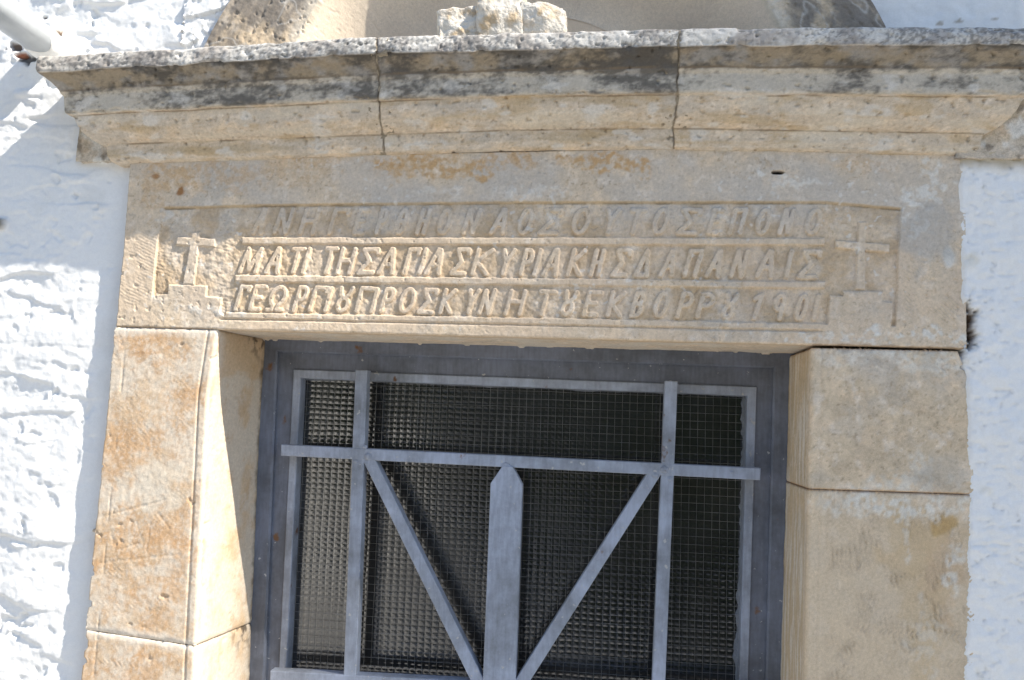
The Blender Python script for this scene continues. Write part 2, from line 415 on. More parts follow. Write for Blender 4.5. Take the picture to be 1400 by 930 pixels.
# right part, lapping over the stone
zs = axis_pts(0, 1.1, U(1350, 196)[2], U(1350, 196)[2]+.001, .003, .009); us = np.concatenate([np.arange(0, .42, .003), np.arange(.42, 3.0, .010)])
Uu, Z = np.meshgrid(us, zs)
xr = xline([(1306, 222), (1305, 300), (1308, 345), (1309, 430), (1310, 480), (1316, 540), (1318, 680), (1316, 800), (1311, 935), (1306, 1100)])(Z)
xr = xr + .0022*fbm(Z, Z*0, .04, 4, 50)
X = Uu+xr
rise = sst(0, .012, Uu)
d = (.0055*fbm(X, Z, .08, 4, 51)+.0020*fbm(X, Z, .022, 4, 52)+.0008*fbm(X, Z, .008, 3, 56)+.0016*ridged(X, Z, .06, 3, 54))*rise
cr = fbm(X, Z*4, .12, 3, 57); d -= .0025*(1-sst(0, .05, np.abs(cr)))*rise
P = np.stack([X, .006-.008*rise-d, Z], -1)
col = np.broadcast_to(LIME, P.shape).copy()
col = mix(col, np.array([.66, .62, .52]), .55*sst(.42, .7, fbm(X, Z, .07, 5, 55)))
hole = blob(X, Z, 1314, 447, 19, 36, .55, 7, 0, .014); P[..., 1] += .022*hole
col = mix(col, lin(96, 78, 62), np.clip(hole*1.3, 0, 1))
for (a, b, r) in ((1308, 328, 5), (1309, 362, 3), (1310, 395, 3), (1319, 716, 2.5), (1318, 812, 3), (1321, 902, 2.5)):
    k = blob(X, Z, a, b, r, r*1.4, .6, b, 0, .006); col = mix(col, lin(78, 66, 54), k); P[..., 1] += .006*k
edge = sst(.35, .55, fbm(X*0, Z, .05, 4, 58))*(1-sst(.001, .005, Uu)); col = mix(col, lin(120, 100, 80), edge*.8)
topk = 1-sst(0, .02, U(1350, 222)[2]-Z+.006*fbm(X, Z, .03, 3, 60)); col = mix(col, lin(185, 172, 150), topk*(1-sst(U(1400, 220)[0], U(1500, 220)[0], X)))
wall_add(P, col)
o = mesh_from('whitewashed_wall', np.concatenate(wall_V), np.concatenate(wall_F), np.concatenate(wall_C), M_WALL, None, None, (0, 0.03, 0))
tag(o, 'lumpy whitewashed rubble wall surrounding the stone doorway', 'wall')

# ------------------------------------------------------------------ stone colours
ST = np.array([.56, .475, .365])
def stone_base(X, Z, seed, base=ST):
    col = np.broadcast_to(base, X.shape+(3,)).copy()
    a = fbm(X, Z, .16, 5, seed); b = fbm(X, Z, .045, 5, seed+1); c = fbm(X, Z, .012, 3, seed+2)
    col = mix(col, np.array([.49, .45, .39]), sst(-.1, .5, a))
    col = mix(col, np.array([.61, .505, .375]), .7*sst(0, .6, b))
    m3 = sst(.1, .5, fbm(X, Z, .028, 5, seed+7, .65)); col = mix(col, np.array([.66, .605, .53]), .65*m3)
    m4 = sst(.2, .55, fbm(X, Z, .02, 5, seed+8, .65)); col = mix(col, np.array([.44, .345, .235]), .45*m4)
    m5 = sst(.52, .62, fbm(X, Z, .007, 2, seed+9)); col = mix(col, np.array([.30, .235, .165]), .5*m5)
    col = col*(1+.10*b+.12*c)[..., None]*np.array([1.14, 1.08, 1.02])
    return col
def hatch(X, Z, ang, pitch, seed):
    q = X*math.cos(ang)+Z*math.sin(ang); q = q+.0022*fbm(X, Z, .03, 2, seed)
    return np.sin(2*np.pi*q/pitch)*sst(-.1, .45, fbm(X, Z, .05, 3, seed+3))
def hatch2(X, Z, ang, pitch, seed):
    q = X*math.cos(ang)+Z*math.sin(ang)+.0022*fbm(X, Z, .03, 2, seed)
    return np.sin(2*np.pi*q/pitch)*sst(-.5, .35, fbm(X, Z, .05, 3, seed+3))
def pits(X, Z, size, thr, seed): return sst(thr, thr+.16, fbm(X, Z, size, 2, seed))

# ------------------------------------------------------------------ doorposts
def doorpost(out_px, in_px, back_px, z0f, z1f, side, seed, parent, paint, rnd=.007):
    """one block: side skirt is added by sheet(); front face, rounded arris, reveal"""
    fo, fi, fb = xline(out_px), xline(in_px), xline(back_px, BACK)
    zc = (z0f(0)+z1f(0))/2
    nf, nr = 96, 66
    lo, hi_ = float(np.min(z0f(np.array([fo(zc), fi(zc)])))), float(np.max(z1f(np.array([fo(zc), fi(zc)]))))
    nz = int((hi_-lo)/.0024) if hi_ > 1.3 else 60
    v = np.linspace(0, 1, max(nz, 60))[:, None]
    if lo < .2: v = np.concatenate([np.linspace(0, .55, 30), np.linspace(.552, 1, 190)])[:, None]
    zref = lo+(hi_-lo)*v
    xo, xi, xb = fo(zref), fi(zref), fb(zref)
    s = 1 if side < 0 else -1                       # +1: left post, reveal on its right
    tf = np.linspace(0, 1, nf)[None]
    wob = .003*fbm(zref, zref*0+seed, .05, 4, seed+70) - .006*sst(.45, .6, fbm(zref, zref*0+3, .035, 2, seed+71))
    xf = (xo+s*np.maximum(wob, -.0)*0+(-s)*wob*(-1))*(1-tf)+(xi-s*rnd)*tf
    xf = (xo+s*np.abs(np.minimum(wob, 0)))*(1-tf)+(xi-s*rnd)*tf
    yf = np.zeros_like(xf)
    th = np.linspace(0, np.pi/2, 7)[1:-1][None]
    xa = (xi-s*rnd)+s*rnd*np.sin(th); ya = rnd-rnd*np.cos(th)+0*xa
    tr = np.linspace(0, 1, nr)[None]
    xr_ = xi*(1-tr)+xb*tr; yr = rnd+(BACK+.02-rnd)*tr+0*xr_
    Xg = np.concatenate([xf, xa, xr_], 1); Yg = np.concatenate([yf, ya, yr], 1)
    zb = z0f(Xg); zt = z1f(Xg)
    Zg = zb+(zt-zb)*v
    if s < 0: Xg, Yg, Zg = Xg[:, ::-1], Yg[:, ::-1], Zg[:, ::-1]
    P = np.stack([Xg, Yg, Zg], -1); N = normals_of(P)
    A = Xg+s*Yg                                     # unrolled coordinate
    d, col = paint(Xg, Yg, Zg, A, s, dict(xi=fi(Zg), xo=fo(Zg), zb=zb if s > 0 else zb[:, ::-1], zt=zt if s > 0 else zt[:, ::-1]))
    P = P+N*d[..., None]
    return sheet('stone_block', P, col, M_STONE, parent, .03)

def edge_wear(Z, zb, zt, w, A, seed, dep=.003):
    e = np.minimum(Z-zb, zt-Z)+.003*fbm(A, Z, .03, 3, seed)
    return -dep*(1-sst(0, w, e))

LOUT = [(178, 225), (157, 447), (147, 560), (133, 700), (117, 863), (111, 930), (95, 1100)]
LIN_ = [(299, 447), (285, 540), (277, 700), (268, 882), (266, 935), (262, 1100)]
LBK = [(366, 462), (358, 600), (345, 927), (338, 1100)]
ROUT = [(1306, 470), (1330, 540), (1332, 930), (1332, 1100)]
RIN = [(1110, 478), (1107, 600), (1100, 930), (1096, 1100)]
RBK = [(1079, 488), (1076, 600), (1066, 930), (1061, 1100)]

def paint_left(X, Y, Z, A, s, e):
    d = .0010*fbm(A, Z, .06, 5, 101)+.0006*fbm(A, Z, .008, 4, 102, .6)
    fr = 1-sst(.004, .02, Y)
    d -= .0025*pits(A, Z, .018, .5, 103)*sst(.1, .5, fbm(A, Z, .12, 3, 104))
    d += .00035*hatch(A, Z, .9, .0055, 105)*fr
    g = np.abs(X-(e['xi']-.0185))                    # scribed margin beside the arris
    d -= .0022*(1-sst(.0006, .0026, g))*fr
    d -= .0012*(1-sst(.0005, .0020, np.abs(X-(e['xo']+.022))))*fr*sst(-.1, .3, fbm(X, Z, .1, 2, 110))
    d += edge_wear(Z, e['zb'], e['zt'], .006, A, 106, .002)
    for (ax, ay, bx2, by2, dep) in ((140, 706, 225, 684, .0011), (135, 770, 245, 758, .0008), (185, 712, 196, 745, .0006), (150, 722, 160, 765, .0006), (205, 715, 200, 755, .0006), (178, 735, 218, 728, .0006), (215, 700, 232, 722, .0012), (165, 752, 190, 742, .0014)):
        p = U(ax, ay); q = U(bx2, by2); L = np.hypot(q[0]-p[0], q[2]-p[2])
        t = np.clip(((X-p[0])*(q[0]-p[0])+(Z-p[2])*(q[2]-p[2]))/L/L, 0, 1)
        dd = np.hypot(X-(p[0]+t*(q[0]-p[0])), Z-(p[2]+t*(q[2]-p[2])))+.0015*np.abs(fbm(X, Z, .01, 2, 111))
        d -= dep*(1-sst(.0004, .0028, dd))*fr
    pale = np.array([.66, .565, .45]); rust = np.array([.56, .355, .195]); tan = np.array([.60, .455, .31])
    col = np.broadcast_to(pale, X.shape+(3,)).copy()
    m = fbm(A, Z, .13, 5, 120)+.55*fbm(A, Z, .022, 4, 121)
    col = mix(col, tan, sst(-.35, .35, m)*(.9*fr+.1))
    m2 = fbm(A, Z, .10, 6, 122, .6)+.4*fbm(A, Z, .012, 3, 123)
    col = mix(col, rust, sst(-.05, .65, m2+.12)*.75*(.85*fr+.15))
    for i, (px, py, rx, ry, k) in enumerate(((195, 470, 40, 22, .5), (225, 490, 40, 20, .55), (180, 740, 60, 45, .6), (245, 755, 28, 30, .75), (170, 620, 25, 60, .4), (170, 910, 45, 26, .75), (165, 800, 30, 70, .35), (240, 560, 26, 50, .4))):
        col = mix(col, np.array([.53, .31, .15]), k*blob(X, Z, px, py, rx, ry, 1.0, 130+i, 0, .05)*sst(-.3, .3, fbm(A, Z, .014, 4, 136+i, .7))*fr)
    sp = sst(.1, .5, fbm(A, Z, .009, 4, 141, .7)); col = mix(col, np.array([.70, .62, .52]), .5*sp); sp2 = sst(.2, .55, fbm(A, Z, .011, 4, 143, .7)); col = mix(col, np.array([.47, .28, .145]), .45*sp2*(.85*fr+.15))
    wht = sst(.1, .6, fbm(A, Z, .07, 6, 140, .6)); col = mix(col, np.array([.68, .61, .51]), .55*wht)
    pl = blob(X, Z, 215, 665, 55, 40, 1.0, 150, 0, .05); col = mix(col, np.array([.68, .61, .50]), .6*pl*fr)
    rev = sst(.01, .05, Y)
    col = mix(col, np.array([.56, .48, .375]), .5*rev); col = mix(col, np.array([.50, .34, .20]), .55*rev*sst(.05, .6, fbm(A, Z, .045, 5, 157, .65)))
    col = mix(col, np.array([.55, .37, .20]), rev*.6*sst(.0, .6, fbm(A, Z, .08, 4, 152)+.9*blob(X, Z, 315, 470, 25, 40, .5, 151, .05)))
    # darker where the reveal meets the casing
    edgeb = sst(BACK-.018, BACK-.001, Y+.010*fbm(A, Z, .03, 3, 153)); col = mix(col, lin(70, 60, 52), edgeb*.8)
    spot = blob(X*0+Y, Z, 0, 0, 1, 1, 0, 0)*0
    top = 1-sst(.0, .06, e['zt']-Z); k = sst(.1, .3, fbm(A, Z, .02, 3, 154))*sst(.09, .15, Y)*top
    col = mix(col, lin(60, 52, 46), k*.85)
    et = np.minimum(Z-e['zb'], e['zt']-Z); lime = (1-sst(.002, .018, et+.008*fbm(A, Z, .03, 4, 155)))*fr
    col = mix(col, np.array([.70, .64, .55]), .75*lime)
    ar = np.abs(A-e['xi']); col = mix(col, np.array([.70, .62, .50]), .6*(1-sst(.003, .009, ar)))
    return d, col*(1+.07*fbm(A, Z, .006, 2, 156))[..., None]

def paint_right(X, Y, Z, A, s, e):
    fr = 1-sst(.004, .02, Y)
    d = .0010*fbm(A, Z, .06, 5, 201)+.0004*fbm(A, Z, .010, 3, 202)
    far = sst(.02, .035, X-e['xi'])
    d += .0011*hatch2(A, Z, .75, .0058, 203)*fr*far
    d += .0007*hatch2(A, Z, 2.2, .0052, 207)*fr*far*sst(0, .3, fbm(A, Z, .2, 2, 208))
    g = np.abs(X-(e['xi']+.0165)); d -= .0016*(1-sst(.0004, .0018, g))*fr
    d += edge_wear(Z, e['zb'], e['zt'], .004, A, 206, .0013)
    col = stone_base(A, Z, 210, np.array([.56, .475, .355]))
    low = sst(-.02, .06, U(1200, 690)[2]-Z+.02*fbm(A, Z, .05, 3, 216))
    col = mix(col, np.array([.62, .50, .355]), .75*low)
    for i, (px, py, rx, ry, k, cc) in enumerate(((1255, 740, 42, 50, .55, (.57, .42, .25)), (1290, 790, 26, 60, .6, (.56, .40, .25)), (1262, 840, 26, 130, .45, (.57, .43, .26)), (1235, 720, 22, 26, .4, (.55, .41, .24)), (1290, 715, 16, 14, .8, (.50, .33, .14)))):
        col = mix(col, np.array(cc), k*blob(X, Z, px, py, rx, ry, 1.0, 220+i, 0, .05)*fr)
    for i, (px, py, rx, ry, k) in enumerate(((1225, 690, 80, 20, .9), (1150, 690, 50, 12, .6), (1240, 655, 60, 14, .7), (1255, 492, 62, 20, .75), (1180, 488, 60, 14, .5), (1262, 628, 22, 20, .6), (1300, 770, 12, 40, .8), (1240, 720, 5, 60, .5), (1270, 870, 25, 40, .4))):
        b_ = blob(X, Z, px, py, rx, ry, 1.1, 240+i, 0, .035)*sst(-.35, .25, fbm(A, Z, .012, 4, 260+i))
        col = mix(col, np.array([.70, .66, .58]), k*b_*fr); d += .0006*b_*fr
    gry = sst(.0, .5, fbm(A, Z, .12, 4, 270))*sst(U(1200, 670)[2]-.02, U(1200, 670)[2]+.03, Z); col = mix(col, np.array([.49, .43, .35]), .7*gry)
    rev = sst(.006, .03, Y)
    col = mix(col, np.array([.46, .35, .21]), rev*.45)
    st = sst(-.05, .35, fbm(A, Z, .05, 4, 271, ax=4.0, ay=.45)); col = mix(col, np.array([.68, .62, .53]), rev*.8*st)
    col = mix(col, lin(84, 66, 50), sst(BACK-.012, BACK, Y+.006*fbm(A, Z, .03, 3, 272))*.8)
    et = np.minimum(Z-e['zb'], e['zt']-Z); col = mix(col, lin(150, 110, 70), .7*(1-sst(.0008, .003, et)))
    return d, col*(1+.05*fbm(A, Z, .006, 2, 273))[..., None]

jl = zline([(100, 859), (120, 862), (268, 884), (420, 905)]); jr = zline([(1000, 655), (1105, 669), (1318, 676), (1400, 678)])
gnd = lambda x: np.zeros_like(np.asarray(x, float))+.002
up = lambda f, k: (lambda x: f(x)+k)
t_l = thing('doorpost', 'rust stained sunlit stone doorpost on the left of the door', 'doorpost', (U(200, 900)[0], .08, 0))
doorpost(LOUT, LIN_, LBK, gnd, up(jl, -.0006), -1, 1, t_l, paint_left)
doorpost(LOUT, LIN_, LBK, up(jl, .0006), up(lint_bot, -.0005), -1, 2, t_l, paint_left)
t_r = thing('doorpost', 'pale shaded stone doorpost with chisel hatching on the right of the door', 'doorpost', (U(1200, 900)[0], .08, 0))
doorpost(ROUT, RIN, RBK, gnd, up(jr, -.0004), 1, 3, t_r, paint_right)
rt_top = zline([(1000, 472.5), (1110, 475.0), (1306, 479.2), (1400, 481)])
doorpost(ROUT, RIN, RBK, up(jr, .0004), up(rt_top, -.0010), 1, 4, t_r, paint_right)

# ------------------------------------------------------------------ inscribed lintel
def seg_d(X, Z, p, q):
    dx, dz = q[0]-p[0], q[1]-p[1]; L2 = dx*dx+dz*dz+1e-12
    t = np.clip(((X-p[0])*dx+(Z-p[1])*dz)/L2, 0, 1)
    return np.hypot(X-p[0]-t*dx, Z-p[1]-t*dz)
def arc(cx, cy, rx, ry, a0, a1, n=14):
    return [(cx+rx*math.cos(math.radians(a0+(a1-a0)*i/n)), cy+ry*math.sin(math.radians(a0+(a1-a0)*i/n))) for i in range(n+1)]
GL = {
 'Α': [[(0, 0), (.52, 1), (.66, 1), (1, 0)], [(.2, .36), (.82, .36)]],
 'Ν': [[(0, 0), (.08, 1), (.92, 0), (1, 1)]],
 'Η': [[(0, 0), (0, 1)], [(1, 0), (1, 1)], [(0, .52), (1, .52)]],
 'Γ': [[(.05, 0), (.05, 1), (1, 1), (.97, .84)]],
 'Ε': [[(1, 0), (0, 0), (0, 1), (1, 1)], [(0, .52), (.75, .52)]],
 'Ρ': [[(0, 0), (0, 1)], [(0, 1)]+arc(.45, .74, .5, .26, 90, -90)+[(0, .48)]],
 'Θ': [arc(.5, .5, .5, .5, 0, 360, 22), [(.15, .5), (.85, .5)]],
 'Ο': [arc(.5, .5, .5, .5, 0, 360, 22)],
 'Σ': [[(1, .84), (.95, 1), (0, 1), (.55, .5), (0, 0), (1, 0)]],
 'Υ': [[(0, 1), (.5, .48), (1, 1)], [(.5, .48), (.5, 0)]],
 'Τ': [[(0, 1), (1, 1)], [(.5, 1), (.5, 0)]],
 'Π': [[(0, 0), (0, 1), (1, 1), (1, 0)]],
 'Μ': [[(0, 0), (.12, 1), (.45, .1), (.82, 1), (.85, 0)]],
 'Ι': [[(.5, 0), (.5, 1)]],
 'Κ': [[(0, 0), (0, 1)], [(1, 1), (.12, .5), (1, 0)]],
 'Δ': [[(0, 0), (.55, 1), (1, 0), (0, 0)]],
 'Ω': [[(0, 0), (.35, 0)]+arc(.5, .58, .46, .42, 245, -65, 18)+[(.65, 0), (1, 0)]],
 'Β': [[(0, 0), (0, 1)], [(0, 1)]+arc(.45, .76, .42, .24, 90, -90)+[(0, .52)], [(.4, .52)]+arc(.5, .26, .5, .26, 90, -90)+[(0, 0)]],
 'ȣ': [arc(.5, .28, .42, .28, 0, 360, 18), [(.02, 1), (.16, .72), (.42, .56)], [(1, 1), (.86, .72), (.58, .56)]],
 '1': [[(.1, .78), (.6, 1), (.6, 0)]],
 '9': [arc(.45, .7, .42, .3, 0, 360, 16), [(.88, .7), (.75, 0)]],
 '0': [arc(.5, .5, .42, .5, 0, 360, 20)],
 '7': [[(.0, .82), (.9, 1), (.5, 0)]],
}
ROW1 = [('Α', 343, 366), ('Ν', 372, 401), ('Η', 407, 437), ('Γ', 446, 478), ('Ε', 481, 504), ('Ρ', 511, 532), ('Θ', 537, 560), ('Η', 567, 589), ('Ο', 594, 620), ('Ν', 630, 658), ('Α', 669, 698), ('Ο', 704, 732), ('Σ', 735, 770), ('Ο', 778, 810), ('Υ', 820, 849), ('Τ', 853, 885), ('Ο', 889, 918), ('Σ', 924, 961), ('Ε', 966, 990), ('Π', 995, 1023), ('Ο', 1030, 1058), ('Ν', 1063, 1089), ('Ο', 1098, 1128)]
ROW2 = [('Μ', 324, 362), ('Α', 360, 388), ('Τ', 389, 416), ('Ι', 409, 430), ('Τ', 435, 462), ('Η', 457, 487), ('Σ', 486, 519), ('Α', 514, 545), ('Γ', 548, 575), ('Ι', 569, 590), ('Α', 579, 610), ('Σ', 614, 644), ('Κ', 642, 675), ('Υ', 677, 705), ('Ρ', 708, 732), ('Ι', 726, 744), ('Α', 740, 770), ('Κ', 773, 802), ('Η', 804, 828), ('Σ', 834, 865), ('Δ', 865, 895), ('Α', 900, 929), ('Π', 933, 962), ('Α', 964, 993), ('Ν', 997, 1026), ('Α', 1032, 1065), ('Ι', 1070, 1088), ('Σ', 1089, 1126)]
ROW3 = [('Γ', 318, 342), ('Ε', 338, 363), ('Ω', 361, 394), ('Ρ', 398, 422), ('Γ', 419, 449), ('Ι', 440, 459), ('ȣ', 454, 483), ('Π', 483, 517), ('Ρ', 517, 541), ('Ο', 541, 570), ('Σ', 569, 599), ('Κ', 598, 624), ('Υ', 631, 656), ('Ν', 652, 678), ('Η', 688, 720), ('Τ', 728, 760), ('ȣ', 763, 791), ('Ε', 795, 824), ('Κ', 827, 857), ('Β', 860, 884), ('Ο', 890, 918), ('Ρ', 923, 951), ('Ρ', 951, 980), ('ȣ', 984, 1011), ('7', 1024, 1046), ('9', 1052, 1080), ('0', 1083, 1110), ('Ι', 1108, 1128)]
def rowline(px, l0, l1): return l0+(l1-l0)*(px-320)/(1128-320)

xl0, xr0 = U(168, 330)[0], U(1320, 330)[0]
STEP = .00125
nx = int((xr0-xl0)/STEP)
ul = np.linspace(0, 1, nx)[None]
nf = int(.30/STEP)
vf = np.linspace(0, 1, nf)[:, None]
lx_l = xline([(178, 222), (170, 330), (158, 447)]); 
zmid = lint_bot(np.array([0.0]))[0]
zg = lint_bot(xl0+(xr0-xl0)*ul)*(1-vf)+lint_top(xl0+(xr0-xl0)*ul)*vf
xleft = lx_l(zg[:, :1]) + np.abs(.0025*fbm(zg[:, :1], zg[:, :1]*0, .04, 4, 300))
Xf = xleft*(1-ul)+xr0*ul; Zf = lint_bot(Xf)*(1-vf)+lint_top(Xf)*vf
# carving -> height of the face
def cpx(poly):
    return [(U(a, b)[0], U(a, b)[2]) for a, b in poly]
def inpoly(X, Z, poly):
    r = np.zeros(X.shape, bool); n = len(poly)
    for i in range(n):
        (x1, z1), (x2, z2) = poly[i], poly[(i+1) % n]
        c = ((z1 > Z) != (z2 > Z)); r ^= c & (X < (x2-x1)*(Z-z1)/(z2-z1+1e-12)+x1)
    return r
def polysdf(X, Z, poly):
    d = np.full(X.shape, 9.0)
    for i in range(len(poly)): d = np.minimum(d, seg_d(X, Z, poly[i], poly[(i+1) % len(poly)]))
    return np.where(inpoly(X, Z, poly), -d, d)
Xw = Xf+.0010*fbm(Xf, Zf, .035, 2, 301)+.0004*fbm(Xf, Zf, .006, 2, 303); Zw = Zf+.0010*fbm(Xf, Zf, .035, 2, 302)+.0004*fbm(Xf, Zf, .006, 2, 304)
field = cpx([(224, 284), (360, 281), (700, 277), (1000, 276), (1130, 277), (1232, 285), (1228, 360), (1225, 446), (1200, 447), (1128, 452), (700, 441), (300, 433), (207, 427), (214, 340)])
depth = -.0038*(1-sst(-.0013, .0013, polysdf(Xw, Zw, field)))
def band(y0l, y0r, y1l, y1r, x0, x1):
    return cpx([(x0, rowline(x0, y0l, y0r)), (x1, rowline(x1, y0l, y0r)), (x1, rowline(x1, y1l, y1r)), (x0, rowline(x0, y1l, y1r))])
raised = np.zeros_like(Xf)
label = np.zeros(Xf.shape, np.int8)
def raise_poly(poly, lab=0, soft=.0009, k=1.0, out=.0012):
    global raised, label
    s = polysdf(Xw, Zw, poly); m = (1-sst(-soft, soft, s))*k
    raised = np.maximum(raised, m)
    if lab: label[s < out] = lab
raise_poly(band(324.5, 325.5, 333.5, 335, 330, 1128), 6)
raise_poly(band(376, 385, 385, 394.5, 321, 1128), 6)
raise_poly(cpx([(308, 427), (1133, 442.5), (1133, 462), (300, 444)]), 0)
# crosses on their steps
raise_poly(cpx([(262.5, 318), (273, 317), (265, 390), (249, 389)]), 4)
raise_poly(cpx([(242, 323.5), (294, 326.5), (293, 337.5), (240, 334.5)]), 4)
raise_poly(cpx([(230, 389), (283, 391), (281, 405), (303, 408), (300, 427), (310, 436), (205, 436), (209, 404), (229, 402)]), 4)
raise_poly(cpx([(1175, 303), (1184, 304), (1183, 396), (1170, 395)]), 5, .0006)
raise_poly(cpx([(1143, 329), (1217, 334), (1217, 345), (1143, 339)]), 5, .0006)
raise_poly(cpx([(1153, 397), (1208, 399), (1208, 412), (1221, 414), (1219, 450), (1131, 452), (1134, 404), (1152, 405)]), 5)
SH = .24
for row, (t0, t1, b0, b1), lab, sw, rel in ((ROW1, (283.5, 284, 320.5, 321), 1, .0080, .95), (ROW2, (337, 341, 374, 381), 2, .0082, 1.0), (ROW3, (389, 402, 425, 438.5), 3, .0080, .97)):
    for ch, x0, x1 in row:
        yt, yb = rowline((x0+x1)/2, t0, t1), rowline((x0+x1)/2, b0, b1)
        a = U(x0, yb); b = U(x1, yb); tp = U((x0+x1)/2, yt)
        h = tp[2]-a[2]-sw*.9; z0 = a[2]+sw*.45
        sh = SH*h; wd = (b[0]-a[0])-sh-sw*.9
        if ch == 'Ι': wd = .0001; x00 = a[0]+sw*.6
        else: x00 = a[0]+sw*.45
        m = (Xf > a[0]-.03) & (Xf < b[0]+.03) & (Zf > z0-.02) & (Zf < z0+h+.02)
        if not m.any(): continue
        xx, zz = Xw[m], Zw[m]; dd = np.full(xx.shape, 9.0)
        for st in GL[ch]:
            pts = [(x00+u*wd+v*sh, z0+v*h) for u, v in st]
            for p, q in zip(pts[:-1], pts[1:]): dd = np.minimum(dd, seg_d(xx, zz, p, q))
        k = (1-sst(sw*.5-.0007, sw*.5+.0008, dd))*rel*(1-.10*abs(math.sin(x0*1.7)))
        raised[m] = np.maximum(raised[m], k)
        lm = label[m]; lm[dd < sw*.5+.0016] = lab; label[m] = lm
wear = 1-.22*sst(.15, .7, fbm(Xf, Zf, .07, 4, 305))
row1z = U(700, 322)[2]
lowrel = np.where(Zf > row1z, .95, 1.0)
hgt = depth*lowrel*(1-raised*np.where(raised > .5, 1, wear))
# soften like worn stone
def blur(a, n=1):
    for _ in range(n):
        p = np.pad(a, 1, mode='edge')
        a = (p[:-2, 1:-1]+p[2:, 1:-1]+p[1:-1, :-2]+p[1:-1, 2:]+2*p[1:-1, 1:-1])/6
    return a
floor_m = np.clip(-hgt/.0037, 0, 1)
hgt += floor_m*.0014*fbm(Xf, Zf, .012, 4, 306); hgt -= .0010*np.clip(raised, 0, 1)*sst(.46, .6, fbm(Xf, Zf, .011, 3, 308))*(depth < -.0015)
# scribed ring line under the text and on the moulding
zr = zline([(300, 436), (700, 444), (1128, 453)])
onm = sst(U(300, 400)[0], U(306, 400)[0], Xf)*(1-sst(U(1115, 400)[0], U(1130, 400)[0], Xf))
hgt -= .0035*(1-sst(.0008, .0028, np.abs(Zf-zr(Xf)+.0008*fbm(Xf, Zf, .03, 2, 307))))*onm
# top scribe
zt_ = zline([(222, 285), (360, 281), (700, 277), (1130, 277), (1232, 286)])
hgt -= .0022*(1-sst(.0006, .0026, np.abs(Zf-zt_(Xf)+.0007*fbm(Xf, Zf, .02, 2, 309))))*sst(U(222, 285)[0]-.002, U(224, 285)[0], Xf)*(1-sst(U(1231, 285)[0], U(1233, 285)[0]+.002, Xf))*sst(-.3, .1, fbm(Xf, Zf, .05, 2, 310))
hgt += .0010*fbm(Xf, Zf, .08, 5, 311)+.0005*fbm(Xf, Zf, .009, 3, 312)
lf = (1-sst(U(214, 380)[0], U(218, 380)[0], Xf)); rf = sst(U(1234, 380)[0], U(1240, 380)[0], Xf)
lowz = 1-sst(U(200, 335)[2], U(200, 300)[2], Zf)
hgt += 0.00018*hatch(Xf, Zf, 1.15, .0052, 313)*lf*lowz + .0007*hatch(Xf, Zf, .8, .0052, 314)*rf*lowz
hgt += .0002*hatch(Xf, Zf, 1.3, .006, 315)*floor_m*(1-sst(U(310, 380)[0], U(325, 380)[0], Xf))
hgt -= .0012*pits(Xf, Zf, .016, .52, 316)*sst(-.2, .4, fbm(Xf, Zf, .2, 3, 317))*(1-.7*np.clip(raised, 0, 1))
lowest = sst(.0, .004, Zf-lint_bot(Xf)); 
hole = blob(Xf, Zf, 1064, 236, 8, 2.6, .25, 320, 0, .01)
# colours
col = stone_base(Xf, Zf, 330, np.array([.56, .48, .375]))
upper = sst(U(600, 325)[2], U(600, 285)[2], Zf)
col = mix(col, np.array([.52, .475, .42]), .55*upper*sst(-.3, .4, fbm(Xf, Zf, .12, 4, 331)))
col = mix(col, np.array([.63, .50, .37]), .6*(1-upper)*sst(-.4, .4, fbm(Xf, Zf, .1, 4, 332)))
for i, (px, py, rx, ry, k) in enumerate(((600, 226, 90, 22, .95), (545, 232, 40, 14, .5), (830, 225, 62, 17, .95), (705, 218, 60, 14, .6), (450, 218, 60, 10, .35), (240, 240, 44, 24, .6), (300, 240, 60, 26, .45), (400, 235, 70, 22, .35), (205, 260, 26, 34, .4), (1180, 228, 60, 12, .3))):
    b_ = blob(Xf, Zf, px, py, rx, ry, 1.0, 340+i, 0, .04)*sst(-.5, .3, fbm(Xf, Zf, .014, 4, 360+i))
    col = mix(col, np.array([.54, .345, .17]), k*b_); hgt -= .0010*b_*np.abs(fbm(Xf, Zf, .008, 3, 361))
col = mix(col, lin(150, 104, 58), .9*blob(Xf, Zf, 247, 262, 7, 7, .3, 370, 0, .01)); col = mix(col, lin(150, 104, 58), .7*blob(Xf, Zf, 213, 241, 7, 4, .3, 371, 0, .01))
for i, (px, py, rx, ry, k) in enumerate(((1255, 290, 26, 40, .8), (1275, 255, 26, 30, .7), (1245, 262, 12, 12, .6), (1080, 250, 40, 12, .6), (1030, 236, 12, 6, .8), (1255, 455, 60, 14, .85), (1160, 462, 70, 8, .6), (1297, 352, 9, 16, 1.2), (290, 425, 60, 10, .6), (1000, 300, 40, 12, .3), (740, 300, 40, 16, .3), (720, 262, 60, 9, .4), (590, 262, 50, 9, .35), (230, 300, 18, 14, .5), (820, 420, 120, 20, .2))):
    b_ = blob(Xf, Zf, px, py, rx, ry, 1.1, 380+i, 0, .03)*sst(-.15, .3, fbm(Xf, Zf, .016, 4, 400+i))
    if i == 7: b_ = blob(Xf, Zf, px, py, rx, ry, .3, 380+i)
    col = mix(col, np.array([.70, .67, .61]), np.clip(k*b_, 0, 1)); hgt += .0006*b_
gr = blob(Xf, Zf, 1265, 320, 40, 60, .8, 420, 0, .06); col = mix(col, np.array([.42, .40, .37]), .6*gr)
rc = floor_m*sst(-.3, .4, fbm(Xf, Zf, .06, 4, 421)); col = mix(col, np.array([.45, .32, .185]), .60*rc)      # ochre stain in the recesses, deepened with the letters' shadow painted in
